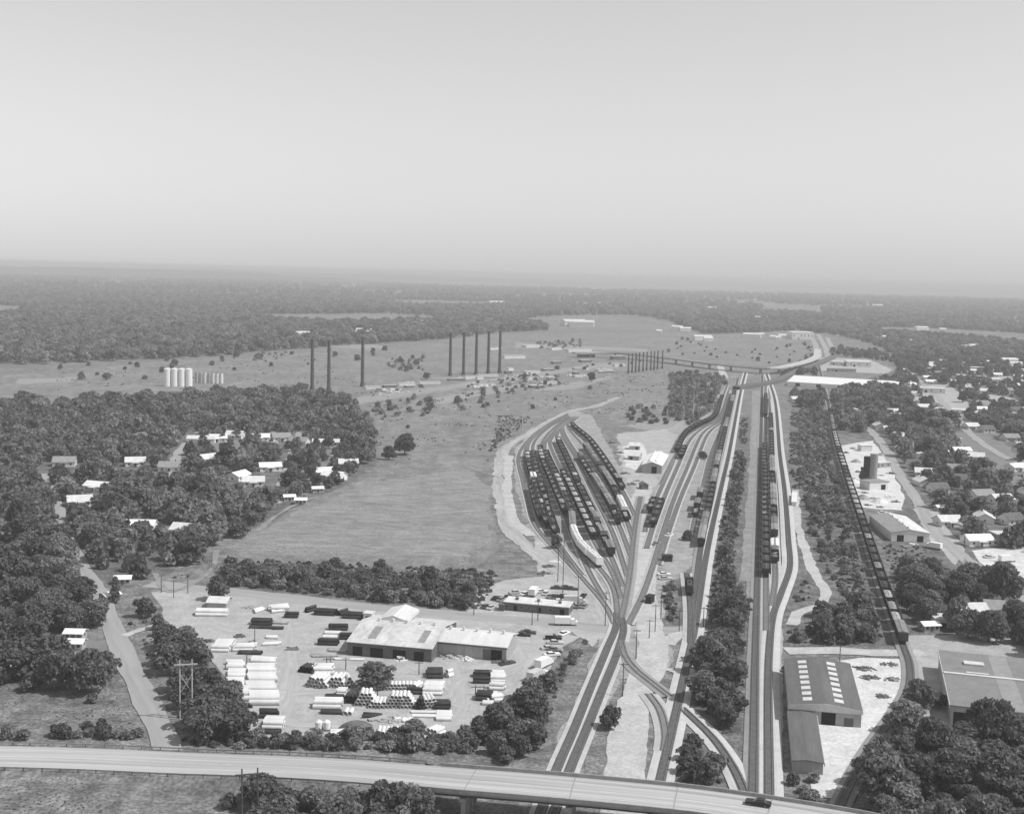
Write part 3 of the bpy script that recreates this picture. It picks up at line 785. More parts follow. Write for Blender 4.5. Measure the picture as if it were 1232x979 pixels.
def gable(name, label, cat, A, B, depth, eave, ridge, wall, roof, ridge_along='x', group=None, doors=(), windows=0, over=.4, length=None, turn=None):
    loc, rz, L = footprint(A, B)
    if turn is not None: rz = turn
    if length: L = length
    o = thing(name, label, cat, loc, rz, group)
    t = .18
    w = MB()
    if ridge_along == 'x':
        w.add([(0, 0, 0), (0, depth, 0), (0, depth, eave), (0, depth/2, ridge-.02), (0, 0, eave), (L, 0, 0), (L, depth, 0), (L, depth, eave), (L, depth/2, ridge-.02), (L, 0, eave)],
              [(0, 4, 3, 2, 1), (5, 6, 7, 8, 9), (0, 5, 9, 4), (1, 2, 7, 6)])
        k = (ridge-eave)/(depth/2)
        y0, y1, zz = -over, depth+over, eave-over*k
        r = MB().add([(x, y, z+dz) for x in (-over, L+over) for y, z in ((y0, zz), (depth/2, ridge), (y1, zz)) for dz in (0.01, t)],
                     [(0, 2, 8, 6), (2, 4, 10, 8), (1, 7, 9, 3), (3, 9, 11, 5), (0, 6, 7, 1), (4, 5, 11, 10), (0, 1, 3, 2), (2, 3, 5, 4), (6, 8, 9, 7), (8, 10, 11, 9)])
    else:
        w.add([(0, 0, 0), (L, 0, 0), (L, 0, eave), (L/2, 0, ridge-.02), (0, 0, eave), (0, depth, 0), (L, depth, 0), (L, depth, eave), (L/2, depth, ridge-.02), (0, depth, eave)],
              [(0, 1, 2, 3, 4), (9, 8, 7, 6, 5), (0, 4, 9, 5), (1, 6, 7, 2)])
        k = (ridge-eave)/(L/2); zz = eave-over*k
        r = MB().add([(x, y, z+dz) for y in (-over, depth+over) for x, z in ((-over, zz), (L/2, ridge), (L+over, zz)) for dz in (0.01, t)],
                     [(0, 6, 8, 2), (2, 8, 10, 4), (1, 3, 9, 7), (3, 5, 11, 9), (0, 1, 7, 6), (4, 10, 11, 5), (0, 2, 3, 1), (2, 4, 5, 3), (6, 7, 9, 8), (8, 9, 11, 10)])
    w.build('wall', wall, o); ro = r.build('roof', roof, o)
    for d in doors:                                            # (x centre, width, height, material)
        MB().box(d[0]*L-d[1]/2, d[0]*L+d[1]/2, -.06, -.003, 0.02, d[2]).build('door', d[3] if len(d) > 3 else M_DOOR, o)
    for i in range(windows):
        x = L*(i+.5)/windows
        if any(abs(x-d[0]*L) < d[1]/2+.9 for d in doors): continue
        f = MB().box(x-.7, x+.7, -.07, -.003, 1.1, 2.3).build('window', M_WALLW, o)
        MB().box(x-.58, x+.58, -.09, -.072, 1.22, 2.18).build('pane', M_GLASS, f)
    occupy_rect(o, 0, L, 0, depth)
    return o, ro, L
def flat(name, label, cat, A, B, depth, h, wall, roof, group=None, doors=(), windows=0, vents=0, length=None, turn=None, wsize=1.0):
    loc, rz, L = footprint(A, B)
    if turn is not None: rz = turn
    if length: L = length
    o = thing(name, label, cat, loc, rz, group)
    MB().box(0, L, 0, depth, 0, h).build('wall', wall, o)
    MB().box(-.25, L+.25, -.25, depth+.25, h+.003, h+.25).build('roof', roof, o)
    for d in doors: MB().box(d[0]*L-d[1]/2, d[0]*L+d[1]/2, -.06, -.003, 0.02, d[2]).build('door', d[3] if len(d) > 3 else M_DOOR, o)
    for i in range(windows):
        x = L*(i+.5)/windows
        if any(abs(x-d[0]*L) < d[1]/2+.9 for d in doors): continue
        f = MB().box(x-.7*wsize, x+.7*wsize, -.07, -.003, h*.36, h*.72).build('window', M_WALLG, o)
        MB().box(x-.6*wsize, x+.6*wsize, -.09, -.072, h*.4, h*.68).build('pane', M_GLASS, f)
    for i in range(vents):
        x = L*(i+.5)/vents; MB().box(x-.5, x+.5, depth*.5-.5, depth*.5+.5, h+.25, h+1.1).build('roof_vent', M_GREY, o)
    occupy_rect(o, 0, L, 0, depth)
    return o, L

# ---- the pipe works: open-sided shed, monitor, long shed
w0, rr, L = gable('pipe_works_shed', 'big old shed with patched pale sheet roof in the pipe yard', 'shed', (418, 788), (519, 797), 30, 4.2, 6.8, M_WALLD, M_ROOFP, 'x', doors=[(.12, 3, 3), (.35, 4, 3), (.62, 4, 3), (.85, 3, 3)])
mon = MB().prism([(-4.6, 6.0), (-4.6, 6.9), (0, 8.3), (4.6, 6.9), (4.6, 6.0)], 17, 31); mon.build('roof_monitor', M_ROOFW, w0).location = (L*.34, 0, 0)
for k in range(5): MB().cyl((L*(.2+.17*k), 15, 6.8), (L*(.2+.17*k), 15, 7.9), .45, n=10).build('roof_vent', M_ROOFW, w0)
for k, (fx, w_) in enumerate(((.56, 3.0), (.8, 2.2), (.2, 2.6))):
    z0, k_ = 4.2, (6.8-4.2)/15
    MB().hexa([(L*fx, 3, z0+3*k_+.2), (L*fx+w_, 3, z0+3*k_+.2), (L*fx+w_, 11, z0+11*k_+.2), (L*fx, 11, z0+11*k_+.2)],
              [(L*fx, 3, z0+3*k_+.26), (L*fx+w_, 3, z0+3*k_+.26), (L*fx+w_, 11, z0+11*k_+.26), (L*fx, 11, z0+11*k_+.26)]).build('roof_patch', M_ROOFG if k else M_SKYL, w0)
w1, rr, L = gable('pipe_works_hall', 'long grey-walled hall with pale roof and one big dark doorway', 'hall', (524, 788), (609, 796), 15, 4.4, 6.1, M_WALLG, M_ROOFW, 'x', doors=[(.86, 3.4, 3.4), (.73, 2.6, 3.3, M_WALLD)], windows=0)
for k in range(5): MB().cyl((L*(.12+.19*k), 7.5, 6.2), (L*(.12+.19*k), 7.5, 7.3), .4, n=10).build('roof_vent', M_ROOFW, w1)
fas = MB().box(-.4, L+.4, -.52, -.42, 3.9, 4.25); fas.build('eaves_gutter', M_WALLD, w1)
gable('lean_to_shed', 'small white lean-to beside the north corner of the pipe yard', 'shed', (249, 732), (272, 733), 7, 2.2, 3.4, M_WALLG, M_ROOFW, 'x')
flat('yard_office', 'small white cabin at the far corner of the big patched shed', 'cabin', (437, 747), (447, 748), 3, 2.6, M_WALLW, M_ROOFW, windows=1)
# ---- the long low office by the car park
o, L = flat('railway_office', 'long low building with pale flat roof beside the parked cars', 'office building', (606, 734), (684, 741), 7.5, 2.9, M_WALLD, M_ROOFW, doors=[(.18, 1.2, 2.1), (.55, 1.2, 2.1), (.9, 1.6, 2.2)], windows=9, vents=3, wsize=.8)
flat('annex', 'small shed at the left end of the long low railway office', 'shed', (600, 735), (606, 735.5), 4, 2.2, M_WALLD, M_ROOFD)
# ---- warehouse with two rows of skylights, lower right
w2, rr, L = gable('warehouse', 'dark-roofed warehouse with two rows of pale skylights', 'warehouse', (948.5, 868), (1032, 869), 40, 4.6, 5.7, M_WALLG, M_ROOFD, 'y', doors=[(.55, 3.6, 3.4), (.83, 2.4, 2.4, M_WALLD)], over=.3, turn=R(-10.5))
for side, fx in ((0, .26), (1, .70)):
    for k in range(8):
        y = 2.5+k*4.6; x = L*fx; kk = (5.7-4.6)/(L/2)
        def zt(x_): return 4.6+kk*min(x_, L-x_)+.19
        MB().hexa([(x-1.2, y, zt(x-1.2)), (x+1.2, y, zt(x+1.2)), (x+1.2, y+2.6, zt(x+1.2)), (x-1.2, y+2.6, zt(x-1.2))],
                  [(x-1.2, y, zt(x-1.2)+.06), (x+1.2, y, zt(x+1.2)+.06), (x+1.2, y+2.6, zt(x+1.2)+.06), (x-1.2, y+2.6, zt(x-1.2)+.06)]).build('skylight', M_SKYL, w2)
fr_ = MB().add([(-.3, -.42, 3.7), (L+.3, -.42, 3.7), (L+.3, -.42, 4.7), (L/2, -.42, 5.85), (-.3, -.42, 4.7), (-.3, -.31, 3.7), (L+.3, -.31, 3.7), (L+.3, -.31, 4.7), (L/2, -.31, 5.85), (-.3, -.31, 4.7)],
              [(0, 1, 2, 3, 4), (9, 8, 7, 6, 5), (0, 5, 6, 1), (1, 6, 7, 2), (4, 3, 8, 9), (3, 2, 7, 8), (0, 4, 9, 5)])
fr_.build('gable_fascia', M_SKYL, w2)
w3, rr, L = gable('storage_shed', 'narrow dark-roofed lean-to running from the warehouse towards the bridge', 'shed', (953, 929), (986, 930), 33.5, 2.9, 3.3, M_WALLG, M_ROOFD, 'y', over=.25, length=7.0, turn=R(-10.5))
MB().box(7.3, 7.42, 0, 33, 2.2, 2.9).build('gutter', M_SKYL, w3)
# ---- big flat building on the right edge
o, L = flat('factory_building', 'wide flat-roofed factory with pale roof strips behind the tall trees', 'factory', (1143, 873), (1275, 888), 50, 5.5, M_WALLG, mat('tar_roof', .17, .25, scale=.2, scale2=1.2, amt2=.5), doors=[(.1, 4, 4)], vents=0)
MB().box(-.2, L+.2, 27, 28.3, 5.76, 6.05).build('roof_ridge_strip', M_SKYL, o)
MB().box(13.5, 18.5, 0, 26.9, 5.756, 5.80).build('roof_strip', M_ROOFG, o); MB().box(13.5, 18.5, 28.4, 50, 5.756, 5.80).build('roof_strip', M_ROOFG, o)
MB().box(6, 11.5, 37, 40, 5.756, 6.3).build('skylight', M_SKYL, o); MB().box(6, 12, 29, 30, 5.756, 6.1).build('skylight', M_SKYL, o)
MB().box(-.45, -.26, 0, 50, 4.9, 5.7).build('side_gutter', M_SKYL, o)
# ---- the two-tone shed with white front, right of the branch train
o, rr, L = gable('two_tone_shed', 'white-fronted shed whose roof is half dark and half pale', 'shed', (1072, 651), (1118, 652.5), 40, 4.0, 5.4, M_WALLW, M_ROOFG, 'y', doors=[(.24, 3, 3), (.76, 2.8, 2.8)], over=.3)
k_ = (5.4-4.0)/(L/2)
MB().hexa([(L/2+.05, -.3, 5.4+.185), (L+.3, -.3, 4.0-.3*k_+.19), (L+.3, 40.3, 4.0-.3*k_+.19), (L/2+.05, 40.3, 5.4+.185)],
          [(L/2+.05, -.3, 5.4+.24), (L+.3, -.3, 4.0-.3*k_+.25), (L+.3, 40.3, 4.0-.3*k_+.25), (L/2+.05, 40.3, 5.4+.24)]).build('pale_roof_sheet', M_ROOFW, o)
for k in range(4): MB().cyl((L/2, 4+k*9, 5.5), (L/2, 4+k*9, 6.4), .35, n=8).build('roof_vent', M_ROOFW, o)
# ---- repair shop by the yard
o, rr, L = gable('repair_shop', 'white-roofed engine repair shop with a tall dark doorway', 'repair shop', (772, 569), (795, 569), 46, 5.0, 7.0, M_WALLG, M_WHT, 'y', doors=[(.62, 3, 4.2)], over=.5, turn=R(-11.5))
for k in range(2): MB().prism([(-.8, 6.9), (-.8, 7.8), (0, 8.4), (.8, 7.8), (.8, 6.9)], 3, 42).build('roof_monitor', M_WHT, o).location = (L*(.36+.3*k), 0, -.55)
gable('white_hut', 'white gabled hut left of the engine repair shop, farther one', 'hut', (757, 541), (770, 541.5), 8, 2.8, 4.6, M_WALLG, M_ROOFW, 'x', doors=[(.7, 1.6, 2.2)])
gable('white_hut', 'white gabled hut left of the engine repair shop, nearer one', 'hut', (755, 553), (769, 554), 7, 2.8, 4.6, M_WALLG, M_ROOFW, 'x', doors=[(.3, 2, 2.2)])
gable('tool_shed', 'small dark shed between the repair shop and the yard corner', 'shed', (772, 589), (780, 589), 6, 2.6, 3.6, M_WALLD, M_ROOFD, 'y')
flat('yard_hut', 'black flat hut beside the dirt road below the receiving tracks', 'hut', (798, 676), (809, 676), 3, 2.4, M_DK, M_DK2)
flat('track_hut', 'small dark hut by the scrub strip above the level crossing', 'hut', (776, 726), (783, 727), 4, 2.5, M_DK, M_DK2)
flat('platform_store', 'long narrow white store beside the right loop track', 'store', (952.5, 609), (955, 609), 30, 2.2, M_WALLW, M_WALLW, length=2.2, turn=R(-13))
# ---- concrete plant
for k, (x, y, r, h, lb) in enumerate([(1043, 580, 2.4, 15, 'tall dark silo of the concrete plant, left one of the pair'), (1050, 581, 2.2, 17, 'tall dark silo of the concrete plant, right one of the pair')]):
    p = P(x, y); o = thing('plant_silo', lb, 'silo', p)
    MB().cyl((0, 0, 3), (0, 0, h), r, n=18).build('tank', M_GREY if k else M_DK, o, smooth=False)
    MB().cyl((0, 0, 3), (0, 0, 1.2), r, .4, n=18).build('cone', M_GREY, o)
    for a in range(4): q = Vector((math.cos(a*math.pi/2+.8), math.sin(a*math.pi/2+.8), 0))*r*.9; MB().cyl(q, q+Vector((0, 0, 4)), .18, n=6).build('leg', M_STEEL, o)
    occupy(p, 5)
flat('plant_store', 'white box-like store at the far end of the concrete plant', 'store', (1036, 543), (1049, 543), 6, 4, M_WALLW, M_WALLW)
o, L = flat('batching_house', 'pale batching house with a dark doorway at the concrete plant', 'batching house', (1046, 590), (1068, 589), 9, 4.5, M_WALLW, M_ROOFG, doors=[(.75, 3, 3)])
flat('plant_office', 'small grey office beside the dark silos of the concrete plant', 'office', (1058, 563), (1072, 562), 6, 3, M_WALLG, M_ROOFW, windows=2)
for k, (x, y, r) in enumerate([(1030, 556, 4), (1026, 580, 5), (1038, 600, 4.5), (1058, 604, 5), (1060, 548, 3.5)]):
    mb = MB(); n = 14
    for i in range(4):
        for j in range(n):
            t = 2*math.pi*j/n; rr_ = r*(1-i/3.6)*(1+.18*mnoise.noise(Vector((j*.9, i, k*3.3)))); mb.v.append((rr_*math.cos(t), rr_*math.sin(t), r*.55*i/3.2))
    for i in range(3):
        for j in range(n): mb.f.append((i*n+j, i*n+(j+1) % n, (i+1)*n+(j+1) % n, (i+1)*n+j))
    mb.f.append(tuple(3*n+j for j in range(n)))
    o = mb.build('gravel_heap', M_WHITEG if k % 2 else M_CINDER, loc=P(x, y)); tag(o, ['pale heap at the far left of the concrete plant yard', 'low heap beside the branch train at the plant', 'pale heap between plant and two-tone shed', 'grey heap in front of the batching house', 'small heap behind the plant office'][k], 'heap')
# ---- silos on the plain
for k in range(4):
    p = P(201.5+k*8.6, 464.5+k*.1); o = thing('grain_silo', 'tall white concrete silo in the row of four on the plain', 'silo', p, 0, 'row of four tall white silos')
    MB().cyl((0, 0, 0), (0, 0, 16.5), 3.3, n=24).build('shaft', M_WHT, o); MB().cyl((0, 0, 16.5), (0, 0, 17.6), 3.45, 1.0, n=24).build('cap', M_WALLW, o); occupy(p, 6)
for k in range(7):
    p = P(237+k*4.9, 460.5+k*.1); o = thing('storage_tank', 'shorter grey tank in the row beside the tall white silos', 'tank', p, 0, 'row of shorter grey tanks')
    MB().cyl((0, 0, 0), (0, 0, 10.0), 1.75, n=16).build('shaft', M_WALLW if k in (2, 4, 5, 6) else M_WALLG, o); MB().cyl((0, 0, 10), (0, 0, 11), 1.85, .5, n=16).build('cap', M_GREY, o); occupy(p, 4)
# ---- smelter chimneys
M_BRICK = mat('sooty_brick', 0.055, 0.10, scale=.3, scale2=2, amt2=.4)
def chimney(x, yb, yt, w, label, group):
    p = P(x, yb); s = scale_at(x, yb); H = (yb-yt)/s/.985; r = w/s/2
    o = thing('factory_chimney', label, 'chimney', p, 0, group)
    MB().cyl((0, 0, 0), (0, 0, 3), r*1.5, r*1.4, n=14).build('base', M_BRICK, o)
    MB().cyl((0, 0, 3), (0, 0, H-2.2), r*1.05, r*.84, n=14).build('shaft', M_BRICK, o)
    for k in range(4):
        z = 3+(H-6)*(k+1)/5; rr_ = r*(1.05-.21*(z-3)/(H-5.2)); MB().cyl((0, 0, z), (0, 0, z+.5), rr_*1.1, n=14).build('iron_band', M_STEEL, o)
    ld = MB(); ld.hexa([(-.3, -r*1.5, 1), (.3, -r*1.5, 1), (.3, -r*1.5+.1, 1), (-.3, -r*1.5+.1, 1)], [(-.3, -r*.8-.2, H-2.4), (.3, -r*.8-.2, H-2.4), (.3, -r*.8-.1, H-2.4), (-.3, -r*.8-.1, H-2.4)]); ld.build('ladder', M_STEEL, o)
    MB().cyl((0, 0, H-2.2), (0, 0, H), r*.98, r*.95, n=14).build('crown', M_BRICK, o)
    occupy(p, 6)
for k, x in enumerate((375.5, 395.5, 436)): chimney(x, (468.5, 470, 465)[k], (409, 410, 406)[k], 4.2, ['tall dark chimney, leftmost of the three above the left wood', 'tall dark chimney, middle one of the three above the left wood', 'tall dark chimney standing right of the other two above the wood'][k], 'three tall chimneys')
for k, x in enumerate((541.5, 557.5, 572.7, 587.3, 601)): chimney(x, 452-k*.8, 401-k*.6, 3.6, 'tall thin chimney in the row of five on the smelter site', 'row of five chimneys')
for k, x in enumerate((755.8, 760.4, 764.6, 768.8, 773.5, 778, 782.8, 786.8, 791, 796.7)): chimney(x, 449-k*.6, 426-k*.5, 1.7, 'slender chimney in the dense far row left of the overpass', 'far row of slender chimneys')
# ---- ruins and sheds of the smelter
for k, (x0, x1, y, d, h, m) in enumerate([(607, 632, 431.5, 9, 4, 0), (633, 655, 418, 14, 3, 0), (664, 676, 421, 12, 3, 0), (684, 712, 423.5, 10, 4, 0), (633, 650, 449, 8, 2, 0), (655, 668, 446, 8, 2, 1), (720, 738, 447, 8, 2.5, 0),
                                       (652, 672, 462, 7, 2, 0), (640, 655, 467, 10, 2.5, 1), (505, 530, 462, 5, 2, 0), (540, 560, 458, 5, 2, 1), (575, 600, 453, 6, 2, 0), (462, 478, 466, 5, 2, 1), (700, 712, 436, 8, 3, 1), (738, 752, 433, 8, 5, 1), (560, 575, 456, 4, 3, 0),
                                       (590, 604, 421, 8, 3, 0), (612, 618, 446, 5, 3, 0), (740, 752, 441, 6, 3, 0), (480, 500, 464, 4, 2.5, 0), (440, 458, 468, 6, 2, 0), (700, 716, 430, 12, 4, 1), (666, 676, 438, 6, 3, 1)]):
    flat('smelter_ruin', 'low roofless remnant of a smelter building on the open plain', 'ruin', (x0, y), (x1, y-.3), d, h, M_WALLW if m == 0 else M_WALLD, M_CONC, 'ruins of the smelter')
rr5 = random.Random(5)
for k in range(46):
    t = rr5.random(); x = 445+300*t+rr5.uniform(-8, 8); y = 470-30*t+rr5.uniform(-5, 9)
    p = P(x, y)
    if (int(p.x//2), int(p.y//2)) in OCC: continue
    if k % 3 == 0: flat('smelter_ruin', 'low roofless remnant of a smelter building on the open plain', 'ruin', (x, y), (x+rr5.uniform(4, 12), y-.2), rr5.uniform(3, 7), rr5.uniform(1.2, 3.5), rr5.choice([M_WALLW, M_WALLG, M_WALLD]), M_CONC, 'ruins of the smelter')
    else:
        mb = MB()
        for _ in range(14):
            M = Matrix.Translation((rr5.gauss(0, 5), rr5.gauss(0, 4), .3)) @ Matrix.Rotation(rr5.uniform(0, 3), 4, 'Z'); a = rr5.uniform(.6, 2.4); mb.box(-a, a, -a*.5, a*.5, -.3, rr5.uniform(.1, .8), M)
        mb.box(-9, 9, -.5, .5, -.05, .18)
        tag(mb.build('rubble_heap', M_WALLW if k % 2 else M_CONC, loc=p), 'pale rubble strewn over the old smelter site', 'rubble', 'rubble of the smelter', 'stuff' if False else None); occupy(p, 6)
# ---- far overpass
def overpass():
    path = smooth_path([P(x, y, 7) for x, y in ((690, 424), (740, 424.5), (800, 430), (868, 438.5), (925, 443), (950, 440), (981, 430.5), (984, 420))], 12)
    o = thing('overpass', 'far pale overpass crossing all the tracks', 'overpass', (path[0].x, path[0].y, 0)); org = o.location
    rel = [p-org for p in path]
    sweep(MB(), rel, [(-5.5, 0), (-5.5, .3), (5.5, .3), (5.5, 0)]).build('deck', M_CONC, o)
    sweep(MB(), rel, [(-5.0, -1.4), (-5.0, -.01), (5.0, -.01), (5.0, -1.4)], closed=True).build('girder', M_STEEL, o)
    for s in (-1, 1): sweep(MB(), rel, [(s*5.7-.2, -.6), (s*5.7-.2, 1.1), (s*5.7+.2, 1.1), (s*5.7+.2, -.6)], closed=True).build('parapet', M_CONC, o)
    for p in rel[2::3]: MB().box(p.x-.9, p.x+.9, p.y-4, p.y+4, -.2, p.z-1.41).build('pier', M_PARA, o)
    occupy_path(path, 10)
    path = smooth_path([P(x, y, 3.5) for x, y in ((886, 465), (905, 462), (930, 458), (945, 452), (962, 444), (985, 436), (1003, 428))], 10)
    o = thing('railway_viaduct', 'low dark rail viaduct curving under the far overpass', 'viaduct', (path[0].x, path[0].y, 0)); org = o.location
    rel = [p-org for p in path]
    sweep(MB(), rel, [(-4, -1.0), (-3, 0), (3, 0), (4, -1.0)]).build('deck', M_BED, o)
    for s in (-1, 1): sweep(MB(), rel, [(s*4-.3, -3.7), (s*4-.3, .5), (s*4+.3, .5), (s*4+.3, -3.7)], closed=True).build('side_wall', M_WALLD, o)
overpass()
# ---- large pale buildings in the distance
for nm, lb, A, B, d, h, w_, r_ in [
    ('white_factory', 'white box-shaped factory where the far roads meet', (953, 408), (979, 408.6), 40, 14, M_WHT, M_WHT),
    ('far_depot', 'pale depot building above the long flat warehouse, right one', (1019, 441), (1048, 442), 30, 7, M_WALLW, M_ROOFW),
    ('far_depot', 'smaller pale depot left of its neighbour above the long warehouse', (998, 439), (1015, 440), 16, 5, M_WALLW, M_ROOFW),
    ('far_depot', 'low grey depot at the front of the lot above the long warehouse', (996, 447), (1030, 448), 8, 4, M_WALLG, M_ROOFG),
    ('town_hall_block', 'long pale town block with trees at its right end', (1104, 472), (1137, 473.5), 13, 5, M_WALLW, M_ROOFW),
    ('town_hall_block', 'pale boxy town building behind the round dark tree', (1151, 457), (1162, 457.5), 18, 6, M_WALLW, M_ROOFW),
    ('town_hall_block', 'broad grey town building with dark front right of the pale box', (1164, 458), (1184, 459), 16, 6, M_WALLD, M_ROOFG),
    ('town_hall_block', 'pale square building at the right end of the town lots', (1192, 462), (1204, 462.5), 16, 6, M_WALLW, M_WHT),
    ('town_hall_block', 'wide thin grey-roofed block at the back of the town', (1116, 449), (1150, 450), 14, 6, M_WALLD, M_ROOFG),
    ('town_hall_block', 'wide pale-roofed block at the back right of the town', (1158, 447), (1184, 447.5), 14, 6, M_WALLD, M_ROOFW),
    ('town_hall_block', 'pale low block on the lot below the round dark tree', (1144, 498), (1160, 499), 14, 4, M_WALLW, M_ROOFW),
    ('town_hall_block', 'grey workshop in the row of lots beside the far street', (1085, 455), (1100, 455.5), 12, 5, M_WALLG, M_ROOFW),
    ('corner_garage', 'pale garage near the right lot with parked vehicles', (1205, 655), (1240, 655), 12, 3.6, M_WALLG, M_ROOFW),
    ('street_shop', 'low white shop by the street near the right edge', (1125, 755), (1156, 756), 7, 3, M_WALLW, M_ROOFW),
    ('street_shop', 'pale flat shop behind the factory and its trees', (1180, 760), (1215, 762), 9, 3.5, M_WALLG, M_ROOFG),
    ('loading_shed', 'bright white low shed right of the tall trees by the bridge', (1222, 886), (1262, 888), 7, 2.6, M_WHT, M_WHT)]:
    flat(nm, lb, 'building', A, B, d, h, w_, r_, doors=[(.3, 2.5, min(3, h*.6))], windows=3 if h < 8 else 6)
gable('distribution_warehouse', 'very long pale-roofed warehouse beyond the branch line trees', 'warehouse', (947, 464), (1076, 472), 62, 4.5, 9.5, M_WHT, M_WHT, 'x', doors=[(.1, 5, 3.5), (.3, 5, 3.5), (.5, 5, 3.5), (.7, 5, 3.5)])
def specks():
    pts = [(407, 347), (416, 348), (425, 347), (434, 347.5), (441, 348.5), (598, 367), (700, 369), (712, 370), (724, 368), (738, 366), (655, 374), (822, 368), (831, 367), (854, 374), (862, 373), (868, 374), (874, 373.5), (886, 376), (893, 376), (900, 376),
           (833, 377), (840, 377), (918, 387), (952, 391), (1016, 403), (905, 406), (930, 407), (936, 408), (944, 407), (916, 404), (852, 410), (845, 409), (824, 398), (815, 396), (1107, 381), (1108, 397), (1134, 398), (1196, 386), (1207, 386), (1213, 386.5), (1219, 386), (1224, 386), (1230, 387),
           (1236, 387), (1226, 391), (1155, 421), (1162, 420), (1174, 420), (1186, 420), (1193, 419), (1204, 413), (1057, 370), (1065, 375), (1052, 410), (1061, 408), (1075, 412), (1090, 414), (1128, 410), (1145, 406), (1213, 437), (1222, 441), (360, 405), (375, 408), (436, 404), (510, 391), (504, 394), (520, 388), (418, 399), (440, 401), (690, 392), (700, 393), (760, 378), (793, 400)]
    mk = {}
    for k, (x, y) in enumerate(pts):
        big = rnd.random(); p = P(x, y)
        key = int(big*4)
        if key not in mk:
            def f(key=key):
                o = thing('country_house', 'x', 'house'); w, d, h = [(11, 9, 4), (16, 10, 5), (24, 14, 6), (34, 16, 7)][key]
                MB().add([(-w/2, -d/2, 0), (w/2, -d/2, 0), (w/2, d/2, 0), (-w/2, d/2, 0), (-w/2, -d/2, h), (w/2, -d/2, h), (w/2, d/2, h), (-w/2, d/2, h), (-w/2, 0, h+2.4), (w/2, 0, h+2.4)],
                         [(0, 1, 5, 4), (2, 3, 7, 6), (1, 2, 6, 9, 5), (3, 0, 4, 8, 7)]).build('wall', M_WHT, o)
                MB().add([(-w/2-.4, -d/2-.5, h-.2), (w/2+.4, -d/2-.5, h-.2), (w/2+.4, d/2+.5, h-.2), (-w/2-.4, d/2+.5, h-.2), (-w/2-.4, 0, h+2.5), (w/2+.4, 0, h+2.5)],
                         [(0, 1, 5, 4), (2, 3, 4, 5), (0, 4, 3), (1, 2, 5), (0, 3, 2, 1)]).build('roof', M_ROOFW, o)
                return o
            mk[key] = Stamp(f)
        s_ = 1.0 if y > 395 else 1.6
        mk[key](p, rnd.uniform(-.4, .4), 'tiny white building far off among the wooded country', 'far white buildings in the woods', s_)
        occupy(p, 26)
specks()

# ================================================================== houses
def make_house(w, d, h, rh, wall, roof, porch=True, seed=0):
    def f():
        o = thing('house', 'x', 'house')
        MB().add([(-w/2, -d/2, 0), (w/2, -d/2, 0), (w/2, d/2, 0), (-w/2, d/2, 0), (-w/2, -d/2, h), (w/2, -d/2, h), (w/2, d/2, h), (-w/2, d/2, h), (-w/2, 0, h+rh), (w/2, 0, h+rh)],
                 [(0, 1, 5, 4), (2, 3, 7, 6), (1, 2, 6, 9, 5), (3, 0, 4, 8, 7)]).build('wall', wall, o)
        k = rh/(d/2); ov = .5
        r = MB()
        for s in (-1, 1):
            r.hexa([(-w/2-ov, s*(d/2+ov), h-ov*k), (w/2+ov, s*(d/2+ov), h-ov*k), (w/2+ov, 0, h+rh), (-w/2-ov, 0, h+rh)] if s < 0 else [(-w/2-ov, 0, h+rh), (w/2+ov, 0, h+rh), (w/2+ov, d/2+ov, h-ov*k), (-w/2-ov, d/2+ov, h-ov*k)],
                   [(-w/2-ov, s*(d/2+ov), h-ov*k+.18), (w/2+ov, s*(d/2+ov), h-ov*k+.18), (w/2+ov, 0, h+rh+.18), (-w/2-ov, 0, h+rh+.18)] if s < 0 else [(-w/2-ov, 0, h+rh+.18), (w/2+ov, 0, h+rh+.18), (w/2+ov, d/2+ov, h-ov*k+.18), (-w/2-ov, d/2+ov, h-ov*k+.18)])
        r.build('roof', roof, o)
        MB().box(w*.2, w*.2+.7, .4, 1.1, h+rh*.4, h+rh+.9).build('chimney', M_BRICK, o)
        MB().box(-.5, .5, -d/2-.05, -d/2-.003, .1, 2.1).build('door', M_WALLD, o)
        for x in (-w*.32, w*.32):
            wi = MB().box(x-.65, x+.65, -d/2-.06, -d/2-.003, .9, 2.2).build('window', M_WHT, o)
            MB().box(x-.52, x+.52, -d/2-.08, -d/2-.062, 1.02, 2.08).build('pane', M_GLASS, wi)
        for s in (-1, 1):
            wi = MB().box(s*(w/2+.03)-.027, s*(w/2+.03)+.027, -.6, .6, .9, 2.2).build('window', M_WHT, o)
            MB().box(s*(w/2+.07)-.01, s*(w/2+.07)+.01, -.48, .48, 1.02, 2.08).build('pane', M_GLASS, wi)
        if porch:
            MB().box(-2, 2, -d/2-2.2, -d/2-.07, 2.45, 2.62).build('porch_roof', roof, o)
            for x in (-1.9, 1.9): MB().cyl((x, -d/2-2.1, 0), (x, -d/2-2.1, 2.45), .09, n=6).build('porch_post', M_WHT, o)
        return o
    return f
HOUSE = {'white': Stamp(make_house(12, 8, 2.9, 1.9, M_WHT, M_WHT)), 'pale': Stamp(make_house(11, 8.5, 2.9, 2.2, M_WALLW, M_ROOFW)),
         'grey': Stamp(make_house(12, 9, 2.9, 2.4, M_WALLW, M_ROOFG)), 'dark': Stamp(make_house(10, 8, 2.9, 2.6, M_WALLW, M_ROOFD, False)),
         'long': Stamp(make_house(18, 8, 2.9, 1.6, M_WHT, M_ROOFW)), 'shed': Stamp(make_house(5.5, 4.5, 2.3, .8, M_WALLG, M_WHT, False))}
